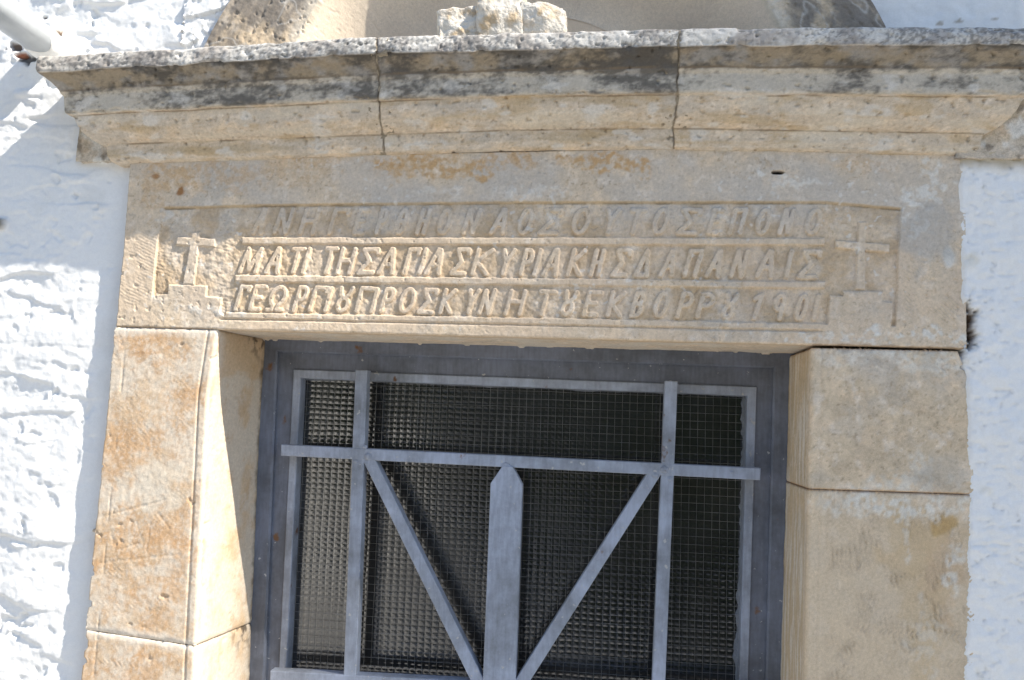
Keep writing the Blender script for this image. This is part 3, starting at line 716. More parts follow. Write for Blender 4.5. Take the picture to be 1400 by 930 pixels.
scr = (1-sst(.001, .004, np.abs(Zf-zt_(Xf))))*sst(U(222, 285)[0], U(226, 285)[0], Xf)*(1-sst(U(1230, 285)[0], U(1233, 285)[0], Xf)); col = mix(col, np.array([.40, .29, .16]), .55*scr)
wsp = sst(.55, .65, fbm(Xf, Zf, .014, 2, 422))*sst(.0, .4, fbm(Xf, Zf, .12, 2, 423)); col = mix(col, np.array([.68, .65, .60]), .6*wsp)
jn = 1-sst(.001, .004, Zf-lint_bot(Xf)+.002*fbm(Xf, Zf, .02, 3, 424)); col = mix(col, lin(120, 92, 66), .5*jn*np.maximum(1-sst(U(300, 450)[0]-.01, U(300, 450)[0], Xf), sst(U(1110, 450)[0], U(1112, 450)[0], Xf)))
col = mix(col, lin(22, 18, 14), hole); hgt -= .015*hole
col *= (1+.06*fbm(Xf, Zf, .006, 2, 425))[..., None]
# rounded lower arris, then soffit
arr = .0035+.002*fbm(Xf[:1], Xf[:1]*0, .06, 4, 430)
dz = Zf-lint_bot(Xf); q = np.clip(1-dz/np.maximum(arr, .001), 0, 1)
Yf = -hgt*lowest + arr*(1-np.sqrt(1-q*q*.98))
# top arris under cornice
nsf = 48; vs_ = np.linspace(1, 0, nsf)[:-1][:, None]
Xs = np.broadcast_to(Xf[:1], (nsf-1, nx)).copy(); Ys = arr+(BACK+.02)*vs_
Zs = lint_bot(Xs)+.0012*fbm(Xs, Ys+0*Xs, .05, 4, 431)*np.clip(Ys/.01, 0, 1)-.004*sst(.5, .62, fbm(Xs, Ys+0*Xs, .04, 3, 432))*sst(.15, .19, Ys+0*Xs)
cs = stone_base(Xs, Ys+0*Xs, 433, np.array([.55, .49, .40])); cs = mix(cs, np.array([.62, .58, .51]), .6*sst(-.3, .4, fbm(Xs, Ys+0*Xs, .09, 4, 434))*sst(.01, .03, Ys+0*Xs))
cs = mix(cs, np.array([.56, .41, .24]), .6*(1-sst(.012, .035, Ys+.008*fbm(Xs, Ys+0*Xs, .04, 3, 435))))
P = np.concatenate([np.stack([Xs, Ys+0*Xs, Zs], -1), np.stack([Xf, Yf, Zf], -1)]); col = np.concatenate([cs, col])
lab = np.concatenate([np.zeros((nsf-1, nx), np.int8), label])
t_lin = thing('inscribed_lintel', 'long limestone lintel carved with three lines of raised Greek letters between crosses', 'lintel', (U(740, 460)[0], .09, zmid))
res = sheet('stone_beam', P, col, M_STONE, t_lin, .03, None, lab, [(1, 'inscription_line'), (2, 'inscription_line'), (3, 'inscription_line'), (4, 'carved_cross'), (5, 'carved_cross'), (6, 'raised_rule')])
for o_, lb in zip(res[1:], ('worn top line of raised letters', 'middle line of raised letters', 'bottom line of raised letters ending in 1901', 'left carved cross on steps', 'right carved cross on steps', 'raised rules between the lines')): o_['label'] = lb

# ------------------------------------------------------------------ cornice
PM = .092
PROF_PX = [(206, 0.0), (201, .012), (197.5, .013), (195, .017), (180, .021), (177.5, .021), (175, .030), (168, .043), (157, .057), (145, .066), (135, .071), (132.5, .071), (131, .080), (128, .084), (104, .087), (101.5, .091), (98.5, .094), (96, .094), (93, .098), (84, .106), (74, .118), (70, .124), (68.5, .128), (58, .129), (46, .1265)]
PROF_PX = [(y, p*PM/.128) for y, p in PROF_PX]
pp = np.array([p for _, p in PROF_PX]); pz = np.array([U(700, y, -p)[2] for y, p in PROF_PX])
# top face back into the wall
pp = np.concatenate([[-.03], pp, [PM-.008, PM-.05, .0, -.12, -.26]]); pz = np.concatenate([[pz[0]-.001], pz, [pz[-1]+.004, pz[-1]+.004, pz[-1]+.003, pz[-1]+.002, pz[-1]+.002]])
al = np.concatenate([[0], np.cumsum(np.hypot(np.diff(pp), np.diff(pz)))])
nfine = np.searchsorted(al, al[-4])
sA = np.concatenate([np.arange(0, al[-5], .0018), np.linspace(al[-5], al[-1], 24)])
p_ = np.interp(sA, al, pp); z_ = np.interp(sA, al, pz)
kk = np.array([1, 2, 3, 2, 1.])/9
def sm(a): return np.convolve(np.pad(a, 2, mode='edge'), kk, 'valid')
p_, z_ = sm(p_), sm(z_)
CTOP = float(pz[-1])
liplx, liplz = UXZ([(48, 100), (280, 87), (505, 74), (700, 69), (921, 64), (1160, 62), (1400, 62), (1500, 63)], -PM)
basx, basz = UXZ([(120, 228), (175, 224), (522, 213), (700, 206), (921, 205), (1316, 213), (1400, 217)], 0)
ldz = liplz-np.interp(U(700, 69, -PM)[0], liplx, liplz); bdz = basz-np.interp(U(700, 206)[0], basx, basz)
XBL = U(163, 215)[0]; XBR = U(1322, 212)[0]
QL = (XBL-U(50, 95, -PM)[0])/PM; QR = 1.05*QL
JX = [U(513, 130, -.08)[0], U(927, 130, -.08)[0]]
JSEED = {}
def cornice_block(xa, xb, left_end, right_end, seed, darkf):
    step = .0022
    xsl = np.arange(xa, xb+step*.5, step) if not (left_end or right_end) else np.linspace(xa, xb, int((xb-xa)/step)+1)
    ns = len(sA)
    tl = np.linspace(1, 0, 40)[:-1] if left_end else np.zeros(0)
    trr = np.linspace(0, 1, 40)[1:] if right_end else np.zeros(0)
    pe = np.clip(p_, -.03, None)[:, None]; pc = np.clip(p_, 0, None)[:, None]
    cols_x, cols_y, cols_a = [], [], []
    if left_end:
        xL = xa-QL*pc
        cols_x.append(xL+0*tl[None]); cols_y.append(-pe+(WALLY+.01+pe)*tl[None]); cols_a.append(xL-(WALLY+pe)*tl[None])
    else: xL = xa+0*pc
    xR = xb+QR*pc if right_end else xb+0*pc
    t = (xsl-xa)/(xb-xa)
    xm = xL*(1-t)[None]+xR*t[None]; cols_x.append(xm); cols_y.append(-pe+0*xm); cols_a.append(xm)
    if right_end:
        cols_x.append(xR+0*trr[None]); cols_y.append(-pe+(WALLY+.01+pe)*trr[None]); cols_a.append(xR+(WALLY+pe)*trr[None])
    Xc = np.concatenate(cols_x, 1); Yc = np.concatenate(cols_y, 1); A = np.concatenate(cols_a, 1)
    w_ = np.clip(p_/PM, 0, 1)[:, None]
    Zc = z_[:, None]+np.interp(Xc, basx, bdz)*(1-w_)+np.interp(Xc, liplx, ldz)*w_
    Sg = sA[:, None]+0*Xc
    P = np.stack([Xc, Yc, Zc], -1); N = normals_of(P)
    sl_top = al[23]; sl_bot = al[len(PROF_PX)-2]   # lip bottom arc position
    iL0 = np.interp(68.5, [0], [0])
    aL0 = al[1+[i for i, (y, p) in enumerate(PROF_PX) if y == 68.5][0]]; aL1 = al[1+len(PROF_PX)-1]
    lip = sst(aL0-.001, aL0+.001, Sg)*(1-sst(aL1-.001, aL1+.003, Sg))
    d = .0011*fbm(A, Sg, .05, 5, seed)+.0005*fbm(A, Sg, .008, 3, seed+1)
    d += .0010*fbm(A, Sg*4, .3, 3, seed+2)
    d += lip*(.0016*fbm(A, Sg, .012, 4, seed+3)-.0016*pits(A, Sg, .008, .4, seed+4))
    el = np.minimum(np.abs(Sg-aL0), np.abs(Sg-aL1)); ch = sst(.15, .6, fbm(A, Sg*.5, .045, 4, seed+5))
    d -= .0065*ch*(1-sst(0, .009, el))
    d -= .0035*sst(.3, .6, fbm(A, Sg, .03, 3, seed+6))*(1-sst(0, .006, np.abs(Sg-al[14])))
    d -= .0035*pits(A, Sg, .012, .60, seed+7)
    ej = np.full(Xc.shape, 9.0)
    if not left_end: ej = np.minimum(ej, Xc-xa)
    if not right_end: ej = np.minimum(ej, xb-Xc)
    d -= .0014*(1-sst(0, .003, ej+.002*fbm(A, Sg, .02, 3, seed+8)))
    ztilt = .0025*fbm(A*1.0, A*0+2, .10, 3, seed+9)
    P = P+N*d[..., None]; P[..., 2] += (ztilt*w_)
    for xj_, on, sdj in ((xa, not left_end, JSEED.get(round(xa, 2))), (xb, not right_end, JSEED.get(round(xb, 2)))):
        if on: P[..., 0] += (.0034*fbm(Sg, Sg*0, .05, 4, sdj)*(1-sst(0, .03, np.abs(A-xj_))))
    # colour by height on the profile
    cy = al[1+[i for i, (y, p) in enumerate(PROF_PX) if y == 98.5][0]]; cb = al[1+[i for i, (y, p) in enumerate(PROF_PX) if y == 131][0]]
    ovb = al[1+[i for i, (y, p) in enumerate(PROF_PX) if y == 177.5][0]]
    col = stone_base(A, Sg*1.6, 500+seed, np.array([.55, .485, .395]))
    strk = fbm(A, Sg*6, .22, 4, seed+11)
    col = mix(col, np.array([.66, .58, .46]), .6*sst(0, .5, strk)); col = mix(col, np.array([.46, .34, .19]), .5*sst(.1, .6, -strk))
    corona = sst(cb-.002, cb+.002, Sg)*(1-sst(cy-.002, cy+.002, Sg)); col = mix(col, np.array([.50, .46, .39]), .7*corona)
    cyma = sst(cy-.001, cy+.003, Sg)*(1-sst(aL0-.002, aL0, Sg)); col = mix(col, mix(np.broadcast_to(np.array([.25, .20, .135]), col.shape), np.array([.25, .24, .225]), sst(-.2, .4, fbm(A, Sg*1.6, .05, 5, seed+30))), .82*cyma)
    # black lichen, heaviest on the upper mouldings
    dk = .8*fbm(A, Sg*2.6, .11, 6, seed+12, .66)+.4*fbm(A, Sg*1.5, .016, 4, seed+13, .7)
    for yv in (96, 68.5): dk = dk+.22*np.exp(-((Sg-al[1+[i for i, (y, p) in enumerate(PROF_PX) if y == yv][0]])/.006)**2)
    bias = np.zeros_like(Xc)
    for (px, amp, wpx) in darkf: bias = np.maximum(bias, amp*np.exp(-((Xc-U(px, 90, -.1)[0])/(wpx/810.))**2))
    up_ = sst(cb-.006, cb+.004, Sg)
    black = sst(.02, .70, dk+bias-.13)*(.95*up_+.10*(1-up_))
    col = mix(col, np.array([.060, .056, .052]), .85*black*(1-lip))
    och = sst(.2, .55, fbm(A, Sg*2.5, .11, 5, seed+14)); col = mix(col, np.array([.48, .345, .185]), .5*och*(1-up_))
    col = mix(col, np.array([.66, .62, .56]), .7*sst(.25, .5, fbm(A, Sg*2, .06, 5, seed+15))*(1-cyma)*(1-.5*black))
    # lip: pale grey with black specks
    lc = mix(np.broadcast_to(np.array([.60, .575, .53]), col.shape).copy(), np.array([.36, .33, .30]), sst(-.2, .5, fbm(A, Sg, .05, 5, seed+16)))
    lc = mix(lc, np.array([.13, .127, .125]), .66*sst(.05, .5, fbm(A, Sg, .0075, 3, seed+17, .7)*.9+.75*fbm(A, Sg, .10, 3, seed+18)+.75*bias-.16))
    col = mix(col, lc, np.maximum(lip, sst(aL1-.001, aL1+.002, Sg)))
    # darker along the creases
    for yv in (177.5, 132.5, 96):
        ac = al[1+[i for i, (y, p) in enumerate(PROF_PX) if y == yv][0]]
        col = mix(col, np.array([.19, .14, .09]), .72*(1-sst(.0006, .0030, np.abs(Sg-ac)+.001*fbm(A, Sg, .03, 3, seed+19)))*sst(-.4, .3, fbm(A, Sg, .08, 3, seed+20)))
    col = mix(col, np.array([.14, .11, .075]), .75*(1-sst(.0003, .0024, ej+.003*fbm(A, Sg, .015, 3, seed+21))))
    return P, col*(1+.08*fbm(A, Sg, .005, 2, seed+22))[..., None]
t_c = thing('stone_cornice', 'weathered moulded stone cornice with black lichen above the inscription', 'cornice', (U(740, 200)[0], .02, float(pz[0])))
for q_ in (0, 1):
    for dxx in (-.0012, .0012, .0004, -.0004): JSEED[round(JX[q_]+dxx, 2)] = 777+q_
for (xa, xb, le, re, sd, dk) in ((XBL, JX[0]-.0004, True, False, 600, [(350, .58, 140), (490, .66, 45), (220, .5, 90), (110, .30, 60)]), (JX[0]+.0004, JX[1]-.0004, False, False, 640, [(540, .68, 55), (690, .42, 70), (870, .80, 100), (770, .52, 60), (610, .4, 60)]), (JX[1]+.0004, XBR, False, True, 680, [(935, .35, 30), (1130, .25, 60), (1290, .34, 140), (1400, .35, 60)])):
    P, col = cornice_block(xa, xb, le, re, sd, dk)
    sheet('cornice_block', P, col, M_STONE, t_c, .03)
for k_, jx in enumerate(JX):
    xs = np.linspace(jx-.02, jx+.02, 12); Xm = np.broadcast_to(xs[None], (len(sA), 12)); pe = np.clip(p_, -.03, None)[:, None]
    w_ = np.clip(p_/PM, 0, 1)[:, None]
    Zm = z_[:, None]+np.interp(Xm, basx, bdz)*(1-w_)+np.interp(Xm, liplx, ldz)*w_
    P = np.stack([Xm, -pe+.0022+.003*fbm(Xm, sA[:, None]+0*Xm, .015, 3, 760+k_), Zm-.006*(sA[:, None] > al[len(PROF_PX)])], -1)
    sheet('mortar_joint', P, np.broadcast_to(np.array([.30, .25, .18]), P.shape).copy(), M_RUBBLE, t_c, 0)
# uncarved tails of the end blocks, flush with the wall
def tail(x0, x1, z0, z1, seed, y0):
    xs = np.linspace(x0, x1, 60); zs = np.linspace(z0, z1, 60); X, Z = np.meshgrid(xs, zs)
    P = np.stack([X, y0-.003*fbm(X, Z, .03, 4, seed), Z], -1)
    col = stone_base(X, Z, seed, np.array([.42, .36, .26])); col = mix(col, np.array([.16, .13, .10]), .7*sst(.2, .5, fbm(X, Z, .03, 4, seed+1)))
    col = mix(col, np.array([.7, .68, .63]), .8*sst(.1, .4, fbm(X, Z, .04, 4, seed+2)))
    sheet('block_tail', P, col, M_RUBBLE, t_c, .03)
a = U(107, 170, .005); b = U(175, 222, .005); tail(a[0], b[0]+.06, b[2]+.002, a[2]+.1, 720, .008)
a = U(1306, 214, -.004); b = U(1500, 150, -.004); tail(a[0], b[0], a[2]-.004, b[2]+.05, 730, -.006)

# ------------------------------------------------------------------ arched recess above the cornice
def ring(r0, r1, y, depth_back, name, parent, paintf, seed):
    """flat arch band with its intrados turning back into the recess"""
    zlo = ARC_BASE-.12; nn = 900; zi = ARC_BASE-.165
    b0 = math.asin((zlo-zi)/r0); a0 = math.asin((zlo-ARC_CZ)/r1)
    ti = np.linspace(np.pi-b0, b0, nn); th = np.linspace(np.pi-a0, a0, nn); q = (np.pi-ti)*r0
    ix, iz = r0*np.cos(ti), zi+r0*np.sin(ti); ox, oz = r1*np.cos(th), ARC_CZ+r1*np.sin(th); oz = np.maximum(oz, iz+.12*np.sin(th))
    k_ = np.linspace(1, 0, 70)[:, None]
    X = ARC_CX+ix*(1-k_)+ox*k_; Z = iz*(1-k_)+oz*k_; R_ = r0+(r1-r0)*k_+0*X; T_ = q[None]/r0+0*X
    wq = np.linspace(0, 1, 90)[1:][:, None]; rq = r0-.19*wq
    Yb = depth_back*np.sin(wq*np.pi/2)+np.zeros((1, nn)); X2 = ARC_CX+rq*np.cos(ti)[None]; Z2 = zi+rq*np.sin(ti)[None]; T2 = q[None]/r0+0*X2
    X = np.concatenate([X, X2]); Z = np.concatenate([Z, Z2]); Y = np.concatenate([np.full(R_.shape, y), y+Yb]); Sg = np.concatenate([R_, r0-Yb]); A = np.concatenate([T_, T2])*r0
    P = np.stack([X, Y, Z], -1); N = normals_of(P)
    keep = Z > ARC_BASE-.12
    d, col = paintf(A, Sg, X, Y, Z, r0)
    sg = -1 if N[10, 10][1] > 0 else 1
    P = P+N*sg*d[..., None]
    if sg < 0: P, col, keep = P[::-1], col[::-1], keep[::-1]
    return sheet(name, P, col, M_STONE, parent, 0, keep)
def paint_arch(A, Sg, X, Y, Z, r0):
    d = .0015*fbm(A, Sg, .05, 5, 801)+.0008*fbm(A, Sg, .01, 3, 802)-.002*pits(A, Sg, .012, .5, 803)
    col = stone_base(A, Sg, 804, np.array([.55, .46, .34]))
    fr = 1-sst(.0, .012, r0+.02-Sg)
    blk = sst(-.15, .4, fbm(A, Sg, .09, 6, 805, .62)+.25)*sst(r0+.02, r0+.05, Sg+.03*fbm(A, Sg, .05, 3, 806)); col = mix(col, np.array([.17, .155, .14]), .82*blk)
    crk = 1-sst(.0, .05, np.abs(fbm(A, Sg, .11, 3, 807))); col = mix(col, np.array([.62, .58, .52]), .6*crk)
    col = mix(col, np.array([.70, .62, .50]), .8*(1-sst(r0-.002, r0+.035, Sg)))
    pl = 1-sst(r0-.012, r0-.002, Sg); cr_ = mix(np.broadcast_to(np.array([.84, .71, .56]), col.shape), np.array([.78, .66, .53]), sst(-.3, .5, fbm(X, Z, .12, 4, 809))); col = mix(col, cr_, pl); d = d*(1-.75*pl)
    return d, col
t_a = thing('arched_recess', 'lichen stained stone arch framing a plastered recess above the cornice', 'arch', (ARC_CX, .1, ARC_BASE))
ring(RI, RO, .006, .135, 'arch_band', t_a, paint_arch, 0)
xs = np.arange(ARC_CX-RI+.02, ARC_CX+RI-.02, .004); zs = np.arange(ARC_BASE-.02, ARC_BASE+.33, .004); X, Z = np.meshgrid(xs, zs)
P = np.stack([X, .1425-.001*fbm(X, Z, .08, 5, 821), Z], -1)
col = np.broadcast_to(np.array([.86, .68, .49]), P.shape).copy()
col = mix(col, np.array([.82, .66, .50]), sst(-.3, .5, fbm(X, Z, .15, 5, 822))); col = mix(col, np.array([.58, .45, .30]), .4*sst(.35, .6, fbm(X, Z, .08, 5, 823)))
ck = 1-sst(0, .012, np.abs(fbm(X, Z, .2, 4, 824))); col = mix(col, np.array([.40, .31, .22]), .5*ck)
col = mix(col, np.array([.42, .28, .14]), .8*blob(X, Z, 995, 35, 12, 6, .7, 825, .2, .02))
sheet('recess_back', P, col, M_RENDER, t_a, 0)

# ------------------------------------------------------------------ broken stone cross on the cornice
def rock(bm, c, size, n, seed, amp, rot=0.0, taper=0.0):
    b2 = bmesh.new(); bmesh.ops.create_cube(b2, size=1.0)
    bmesh.ops.subdivide_edges(b2, edges=b2.edges[:], cuts=n, use_grid_fill=True)
    cr, sr = math.cos(rot), math.sin(rot)
    m = {}
    for v in b2.verts:
        p = v.co.copy(); q = p.normalized()*.60; p = p.lerp(q, .34)
        p = Vector((p.x*size[0]*(1-taper*p.z), p.y*size[1], p.z*size[2]))
        k = p+Vector((seed, seed*.7, -seed))
        nn = mnoise.fractal(k*22, .9, 2.1, 5)+.9*mnoise.noise(k*11)
        p += p.normalized()*amp*nn
        m[v] = bm.verts.new((c[0]+p.x*cr-p.z*sr, c[1]+p.y, c[2]+p.x*sr+p.z*cr))
    for f in b2.faces: bm.faces.new([m[v] for v in f.verts])
    b2.free()
bm = bmesh.new()
yc = -.045
c0 = U(686, 20, yc); k = 1/ (F0/(CAMD+yc))
zt0 = CTOP+.006
hh = (c0[2]-zt0)+.075
rock(bm, (c0[0], yc, zt0+hh/2-.004), (.070, .060, hh+.02), 34, 3.1, .0095, .05, .16)
lh = U(632, 22, yc)[2]-zt0
a = U(632, 30, yc); rock(bm, (a[0], yc+.004, zt0+lh/2-.006), (.074, .055, lh+.02), 30, 7.7, .0095, .16)
a = U(742, 30, yc); lh = U(742, 17, yc)[2]-zt0; rock(bm, (a[0], yc, zt0+lh/2-.006), (.078, .055, lh+.02), 30, 12.2, .009, -.10)
def rockmat():
    m, t, p = newmat('crumbling_stone'); n = t.nodes; l = t.links
    g = n.new('ShaderNodeNewGeometry'); nz = n.new('ShaderNodeTexNoise'); nz.inputs['Scale'].default_value = 45; nz.inputs['Detail'].default_value = 6
    l.new(g.outputs['Position'], nz.inputs['Vector'])
    r = n.new('ShaderNodeValToRGB'); r.color_ramp.elements[0].position = .34; r.color_ramp.elements[0].color = (.50, .39, .26, 1)
    r.color_ramp.elements[1].position = .5; r.color_ramp.elements[1].color = (.66, .61, .53, 1)
    l.new(nz.outputs[0], r.inputs[0]); l.new(r.outputs[0], p.inputs['Base Color'])
    nz2 = n.new('ShaderNodeTexNoise'); nz2.inputs['Scale'].default_value = 160; nz2.inputs['Detail'].default_value = 5; l.new(g.outputs['Position'], nz2.inputs['Vector'])
    b = n.new('ShaderNodeBump'); b.inputs['Strength'].default_value = .9; b.inputs['Distance'].default_value = .004; l.new(nz2.outputs[0], b.inputs['Height']); l.new(b.outputs[0], p.inputs['Normal'])
    p.inputs['Roughness'].default_value = .95
    return m
o = bm_obj('stone_cross', bm, rockmat(), None, (c0[0], yc, zt0), True)
tag(o, 'rough broken stone cross standing on top of the cornice', 'stone cross')

# ------------------------------------------------------------------ drain spout
def tube(bm, p0, p1, r0, r1, seg=28, caps=True):
    p0 = Vector(p0); p1 = Vector(p1); z = (p1-p0).normalized(); x = z.orthogonal().normalized(); y = z.cross(x)
    a = [bm.verts.new(p0+(x*math.cos(t)+y*math.sin(t))*r0) for t in [2*math.pi*i/seg for i in range(seg)]]
    b = [bm.verts.new(p1+(x*math.cos(t)+y*math.sin(t))*r1) for t in [2*math.pi*i/seg for i in range(seg)]]
    for i in range(seg): bm.faces.new((a[i], a[(i+1) % seg], b[(i+1) % seg], b[i]))
    if caps: bm.faces.new(a[::-1]); bm.faces.new(b)
pA = Vector(U(72, 68, .03)); pB = Vector(U(5, 17, -.16)); ax = (pB-pA).normalized()
pC = pA+ax*.06; pE = pA+ax*.42
t_p = thing('drain_spout', 'white plastic drain spout sticking out of the wall above the cornice end', 'drainpipe', tuple(pA))
bm = bmesh.new(); tube(bm, pA+ax*.01, pE, .0285, .0285)
o = bm_obj('pipe', bm, M_PVC, t_p, None, True)
bm = bmesh.new()
nseg, nl = 40, 22; rings = []
xv = ax.orthogonal().normalized(); yv = ax.cross(xv)
for j in range(nl):
    t = j/(nl-1); rr = .0302+.006*max(0, (.35-t)/.35)**2
    ring_ = []
    for i in range(nseg):
        an = 2*math.pi*i/nseg; q = pA+ax*(-.02+t*.095*(1+.10*math.sin(3*an)))
        r2 = rr*(1+.05*mnoise.noise(Vector((math.cos(an)*2, math.sin(an)*2, t*4)))) if j < nl-1 else .0286
        ring_.append(bm.verts.new(q+(xv*math.cos(an)+yv*math.sin(an))*r2))
    rings.append(ring_)
for j in range(nl-1):
    for i in range(nseg): bm.faces.new((rings[j][i], rings[j][(i+1) % nseg], rings[j+1][(i+1) % nseg], rings[j+1][i]))
o = bm_obj('limewash_collar', bm, M_HOUSE, t_p, None, True)

# ------------------------------------------------------------------ door
t_d = thing('glazed_door', 'grey painted glazed door with a welded bar grille inside the stone doorway', 'door', (U(720, 700, BACK)[0], BACK+.03, 0))
def quadbox(bm, pts_px, y0, y1, bev=.0015):
    """prism whose front outline is seen at the given pixels on plane y0, going back to y1"""
    f = [Vector(U(a, b, y0)) for a, b in pts_px]
    if len(f) == 4 and False: pass
    # orientation so the front faces -Y
    area = sum(f[i].x*f[(i+1) % len(f)].z-f[(i+1) % len(f)].x*f[i].z for i in range(len(f)))
    if area < 0: f = f[::-1]
    n = len(f); c = sum(f, Vector())/n
    def inset(d):
        out = []
        for i in range(n):
            a, b, cc = f[i-1], f[i], f[(i+1) % n]
            e1 = (b-a).normalized(); e2 = (cc-b).normalized()
            n1 = Vector((-e1.z, 0, e1.x)); n2 = Vector((-e2.z, 0, e2.x))
            bi = (n1+n2); bi = bi/ max(.3, bi.length_squared/2)
            out.append(b+bi*d)
        return out
    l0 = [bm.verts.new((p.x, y0, p.z)) for p in inset(bev)]
    l1 = [bm.verts.new((p.x, y0+bev*.35, p.z)) for p in inset(bev*.3)]
    l2 = [bm.verts.new((p.x, y0+bev, p.z)) for p in f]
    l3 = [bm.verts.new((p.x, y1, p.z)) for p in f]
    bm.faces.new(l0); bm.faces.new(l3[::-1])
    for A_, B_ in ((l0, l1), (l1, l2), (l2, l3)):
        for i in range(n): bm.faces.new((A_[i], B_[i], B_[(i+1) % n], A_[(i+1) % n]))
def ringframe(bm, o4, i4, y0, y1, bev):
    f = [Vector(U(a, b, y0)) for a, b in o4]; g = [Vector(U(a, b, y0)) for a, b in i4]
    def toward(a, b, d): return [p+(q-p).normalized()*d for p, q in zip(a, b)]
    L = [[bm.verts.new((p.x, y, p.z)) for p in pts] for pts, y in ((f, y1), (f, y0+bev), (toward(f, g, bev*1.4), y0), (toward(g, f, bev*1.4), y0), (g, y0+bev), (g, y1))]
    for A_, B_ in zip(L, L[1:]+L[:1]):
        for i in range(4): bm.faces.new((A_[i], B_[i], B_[(i+1) % 4], A_[(i+1) % 4]))
def rpart(name, o4, i4, y0, y1, mat, bev=.002):
    bm = bmesh.new(); ringframe(bm, o4, i4, y0, y1, bev); return bm_obj(name, bm, mat, t_d)
def dpart(name, polys, y0, y1, mat, parent=t_d, bev=.0015, label=None):
    bm = bmesh.new()
    for pl in polys: quadbox(bm, pl, y0, y1, bev)
    o = bm_obj(name, bm, mat, parent)
    if label: o['label'] = label
    return o
def lerp(a, b, t): return (a[0]+(b[0]-a[0])*t, a[1]+(b[1]-a[1])*t)
# outer casing in two steps, sash, all as mitred boards; bottoms run on below the picture
def frame4(o4, i4):
    """four mitred boards between an outer and an inner quad (TL,TR,BR,BL)"""
    return [[o4[k], o4[(k+1) % 4], i4[(k+1) % 4], i4[k]] for k in range(4)]
BOT = 2300
yB = BACK
zfloor = .02
def down(p_top, p_low, y):
    """extend the line p_top->p_low (pixels) to floor height"""
    a = U(*p_top, y); b = U(*p_low, y); t = (a[2]-zfloor)/(a[2]-b[2]); q = a+(b-a)*t
    cam_ = R.T @ (q-CAM); return (W0/2+F0*cam_[0]/cam_[2], H0/2+F0*cam_[1]/cam_[2])
oTL, oTR = (350, 455), (1094, 478); oBL = down((350, 455), (326, 930), yB); oBR = down((1094, 478), (1082, 930), yB)
aTL, aTR = (379, 481), (1058, 503); aBL = down((379, 481), (361, 930), yB); aBR = down((1058, 503), (1047, 930), yB)
bTL, bTR = (401, 505), (1035, 529); bBL = down((401, 505), (381, 930), yB+.012); bBR = down((1035, 529), (1021, 930), yB+.012)
rpart('door_casing', [oTL, oTR, oBR, oBL], [aTL, aTR, aBR, aBL], yB-.006, yB+.06, M_CASE, bev=.003)
rpart('door_leaf_frame', [(aTL[0]-3, aTL[1]-3), (aTR[0]+3, aTR[1]-3), (aBR[0]+3, aBR[1]), (aBL[0]-3, aBL[1])], [(bTL[0]+2, bTL[1]+2), (bTR[0]-2, bTR[1]+2), bBR, bBL], yB+.004, yB+.05, M_CASE, bev=.002)
# sash of thin light bars with a middle rail low down
sb = 918
cTL, cTR = (411, 517), (1022, 541); cBL, cBR = (391, 925), (1010, 957)
s1BL, s1BR = (380, 938), (1022, 972)
o_sash = rpart('window_sash', [(401, 505), (1035, 529), s1BR, s1BL], [cTL, cTR, cBR, cBL], yB+.0, yB+.045, M_BAR, bev=.0015)
# lower panel of the door, below the picture
dpart('lower_panel', [[(381, 940), (1021, 974), (bBR[0]-2, bBR[1]-3), (bBL[0]+2, bBL[1]-3)]], yB+.015, yB+.04, M_CASE)
# glass and the wire in front of it
gy = yB+.030
bm = bmesh.new(); quadbox(bm, [(405, 511), (1029, 535), (1016, 966), (384, 933)], gy, gy+.005, .0005); bm_obj('glass_pane', bm, M_GLASS, o_sash)
bm = bmesh.new(); quadbox(bm, [(405, 511), (1029, 535), (1016, 966), (384, 933)], gy+.05, gy+.06, .0005); bm_obj('backing', bm, M_DARK, t_d)
wy = gy-.006
g0 = [U(405, 511, wy), U(1029, 535, wy), U(1016, 962, wy), U(384, 930, wy)]
bm = bmesh.new()
W_ = .0142; r = .00026
x0, x1 = g0[3][0]-.01, g0[1][0]+.01; z0, z1 = g0[2][2]-.01, max(g0[0][2], g0[1][2])
xlf = xline([(405, 511), (386, 930)], wy); xrf = xline([(1029, 535), (1016, 962)], wy)
ztf = zline([(405, 513), (1029, 537)], wy); zbf = zline([(384, 930), (1016, 962)], wy)
def wire(p, q, dx, dz, n):
    prev = None
    for i in range(n+1):
        t = i/n; c = [p[k]+(q[k]-p[k])*t for k in range(3)]
        kx = .0009*mnoise.noise(Vector((c[0]*14, c[2]*14, dx*900+3))); c[0] += kx*(dx > 0); c[2] += kx*(dz > 0)
        if dx > 0: vs = [bm.verts.new((c[0]-r, c[1], c[2])), bm.verts.new((c[0], c[1]-r, c[2])), bm.verts.new((c[0]+r, c[1], c[2]))]
        else: vs = [bm.verts.new((c[0], c[1], c[2]-r)), bm.verts.new((c[0], c[1]-r, c[2])), bm.verts.new((c[0], c[1], c[2]+r))]
        if prev: bm.faces.new((prev[0], prev[1], vs[1], vs[0])); bm.faces.new((prev[1], prev[2], vs[2], vs[1]))
        prev = vs
x = x0
while x < x1:
    zz = [ztf(x), zbf(x)]; zs_ = np.linspace(zz[0], zz[1], 60); ok = [z for z in zs_ if xlf(z) <= x <= xrf(z)]
    if len(ok) > 1: wire((x, wy, ok[0]), (x+.002, wy, ok[-1]), 1, 0, 24)
    x += W_
z = z0
while z < z1:
    xx = np.linspace(xlf(z), xrf(z), 80); ok = [x for x in xx if zbf(x) <= z <= ztf(x)]
    if len(ok) > 1: wire((ok[0], wy-.0006, z), (ok[-1], wy-.0006, z-.001), 0, 1, 24)
    z += W_*1.08
bm_obj('wire_mesh', bm, M_WIRE, o_sash)
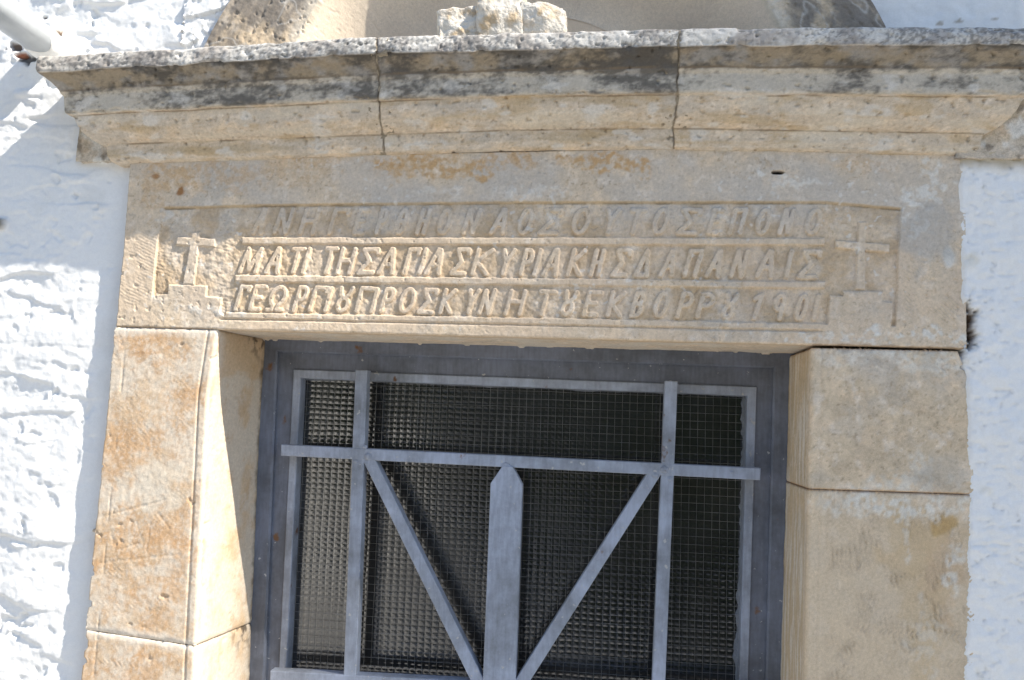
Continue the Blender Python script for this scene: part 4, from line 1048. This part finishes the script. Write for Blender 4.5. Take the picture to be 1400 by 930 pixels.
# putty round the pane
def putty(px0, px1, seed, inx, inz, wid):
    a = np.array(U(*px0, gy-.002)); b = np.array(U(*px1, gy-.002)); n = 160
    t = np.linspace(0, 1, n)[:, None]; base = a+(b-a)*t
    wv = (wid*(.75+.5*np.abs(fbm(t[:, 0], t[:, 0]*0+seed, .05, 4, 950+seed))+.7*np.clip(fbm(t[:, 0], t[:, 0]*0+seed, .12, 3, 960+seed), 0, 1)))[:, None]
    inn = base+wv*np.array([[inx, 0, inz]])
    V = np.stack([base+np.array([[0, -.008, 0]]), base*.5+inn*.5+np.array([[0, -.005, 0]]), inn+np.array([[0, .001, 0]])], 0)
    V += (np.stack([fbm(t[:, 0]*2, t[:, 0]*0+k+seed, .03, 3, 970+seed) for k in range(3)], 0)*.0012)[..., None]*np.array([0, 1., 0])
    if normals_of(V)[1, 5][1] > 0: V = V[::-1]
    V = np.ascontiguousarray(V)
    o = mesh_from('putty_bead', V.reshape(-1, 3), grid_faces(3, n), np.full((3*n, 3), 0.0)+np.array([.20, .22, .25]), M_RUBBLE, o_sash)
putty((409, 517), (389, 925), 1, 1, 0, .006); putty((1023, 541), (1011, 955), 2, -1, 0, .010); putty((411, 515), (1022, 539), 3, 0, -1, .006); putty((392, 925), (1010, 956), 4, 0, 1, .004)
# welded grille
by0, by1 = yB-.043, yB-.019
def bar(name, a, b, w0, w1, y0=by0, y1=by1, mat=M_BAR):
    dx, dy = b[0]-a[0], b[1]-a[1]; L = math.hypot(dx, dy); nx_, ny_ = -dy/L, dx/L
    return dpart(name, [[(a[0]+nx_*w0/2, a[1]+ny_*w0/2), (b[0]+nx_*w1/2, b[1]+ny_*w1/2), (b[0]-nx_*w1/2, b[1]-ny_*w1/2), (a[0]-nx_*w0/2, a[1]-ny_*w0/2)]], y0, y1, mat)
bar('upright_bar', (494, 506), (477.5, 938), 16.5, 17.3); bar('upright_bar', (918, 521), (899.5, 962), 17.5, 18)
bar('cross_bar', (384, 615.5), (1040, 648.5), 15.5, 16.5, by0-.0006, by1)
bar('cross_bar', (369, 925.5), (1030, 960), 16, 17, by0-.0006, by1)
bar('diagonal_bar', (503, 626), (668, 962), 16, 17, by0+.0008, by1); bar('diagonal_bar', (897, 644), (694, 963), 17, 18, by0+.0008, by1)
dpart('pointed_bar', [[(687, 637), (701, 638), (714, 663), (704, 962), (659, 960), (670.5, 661)]], by0-.004, by1-.006, M_BAR)

# weld beads where the bars meet
for (px, py, r_) in ((503, 624, .0075), (486, 631, .005), (908, 642, .0085), (896, 650, .0055), (692, 637, .008), (916, 655, .005), (499, 611, .005), (1000, 646, .004)):
    c = Vector(U(px, py, by0)); bm = bmesh.new(); bmesh.ops.create_icosphere(bm, subdivisions=3, radius=r_)
    for v in bm.verts:
        v.co *= 1+.35*mnoise.noise(v.co*260+c*30); v.co = Vector((c.x+v.co.x, c.y+v.co.y*.28-.0005, c.z+v.co.z*.8))
    bm_obj('weld_bead', bm, M_BAR, t_d, None, True)

for o in C.objects:
    if o.parent is None and o.type in ('MESH', 'EMPTY') and not o.get('kind'): o['kind'] = 'thing'
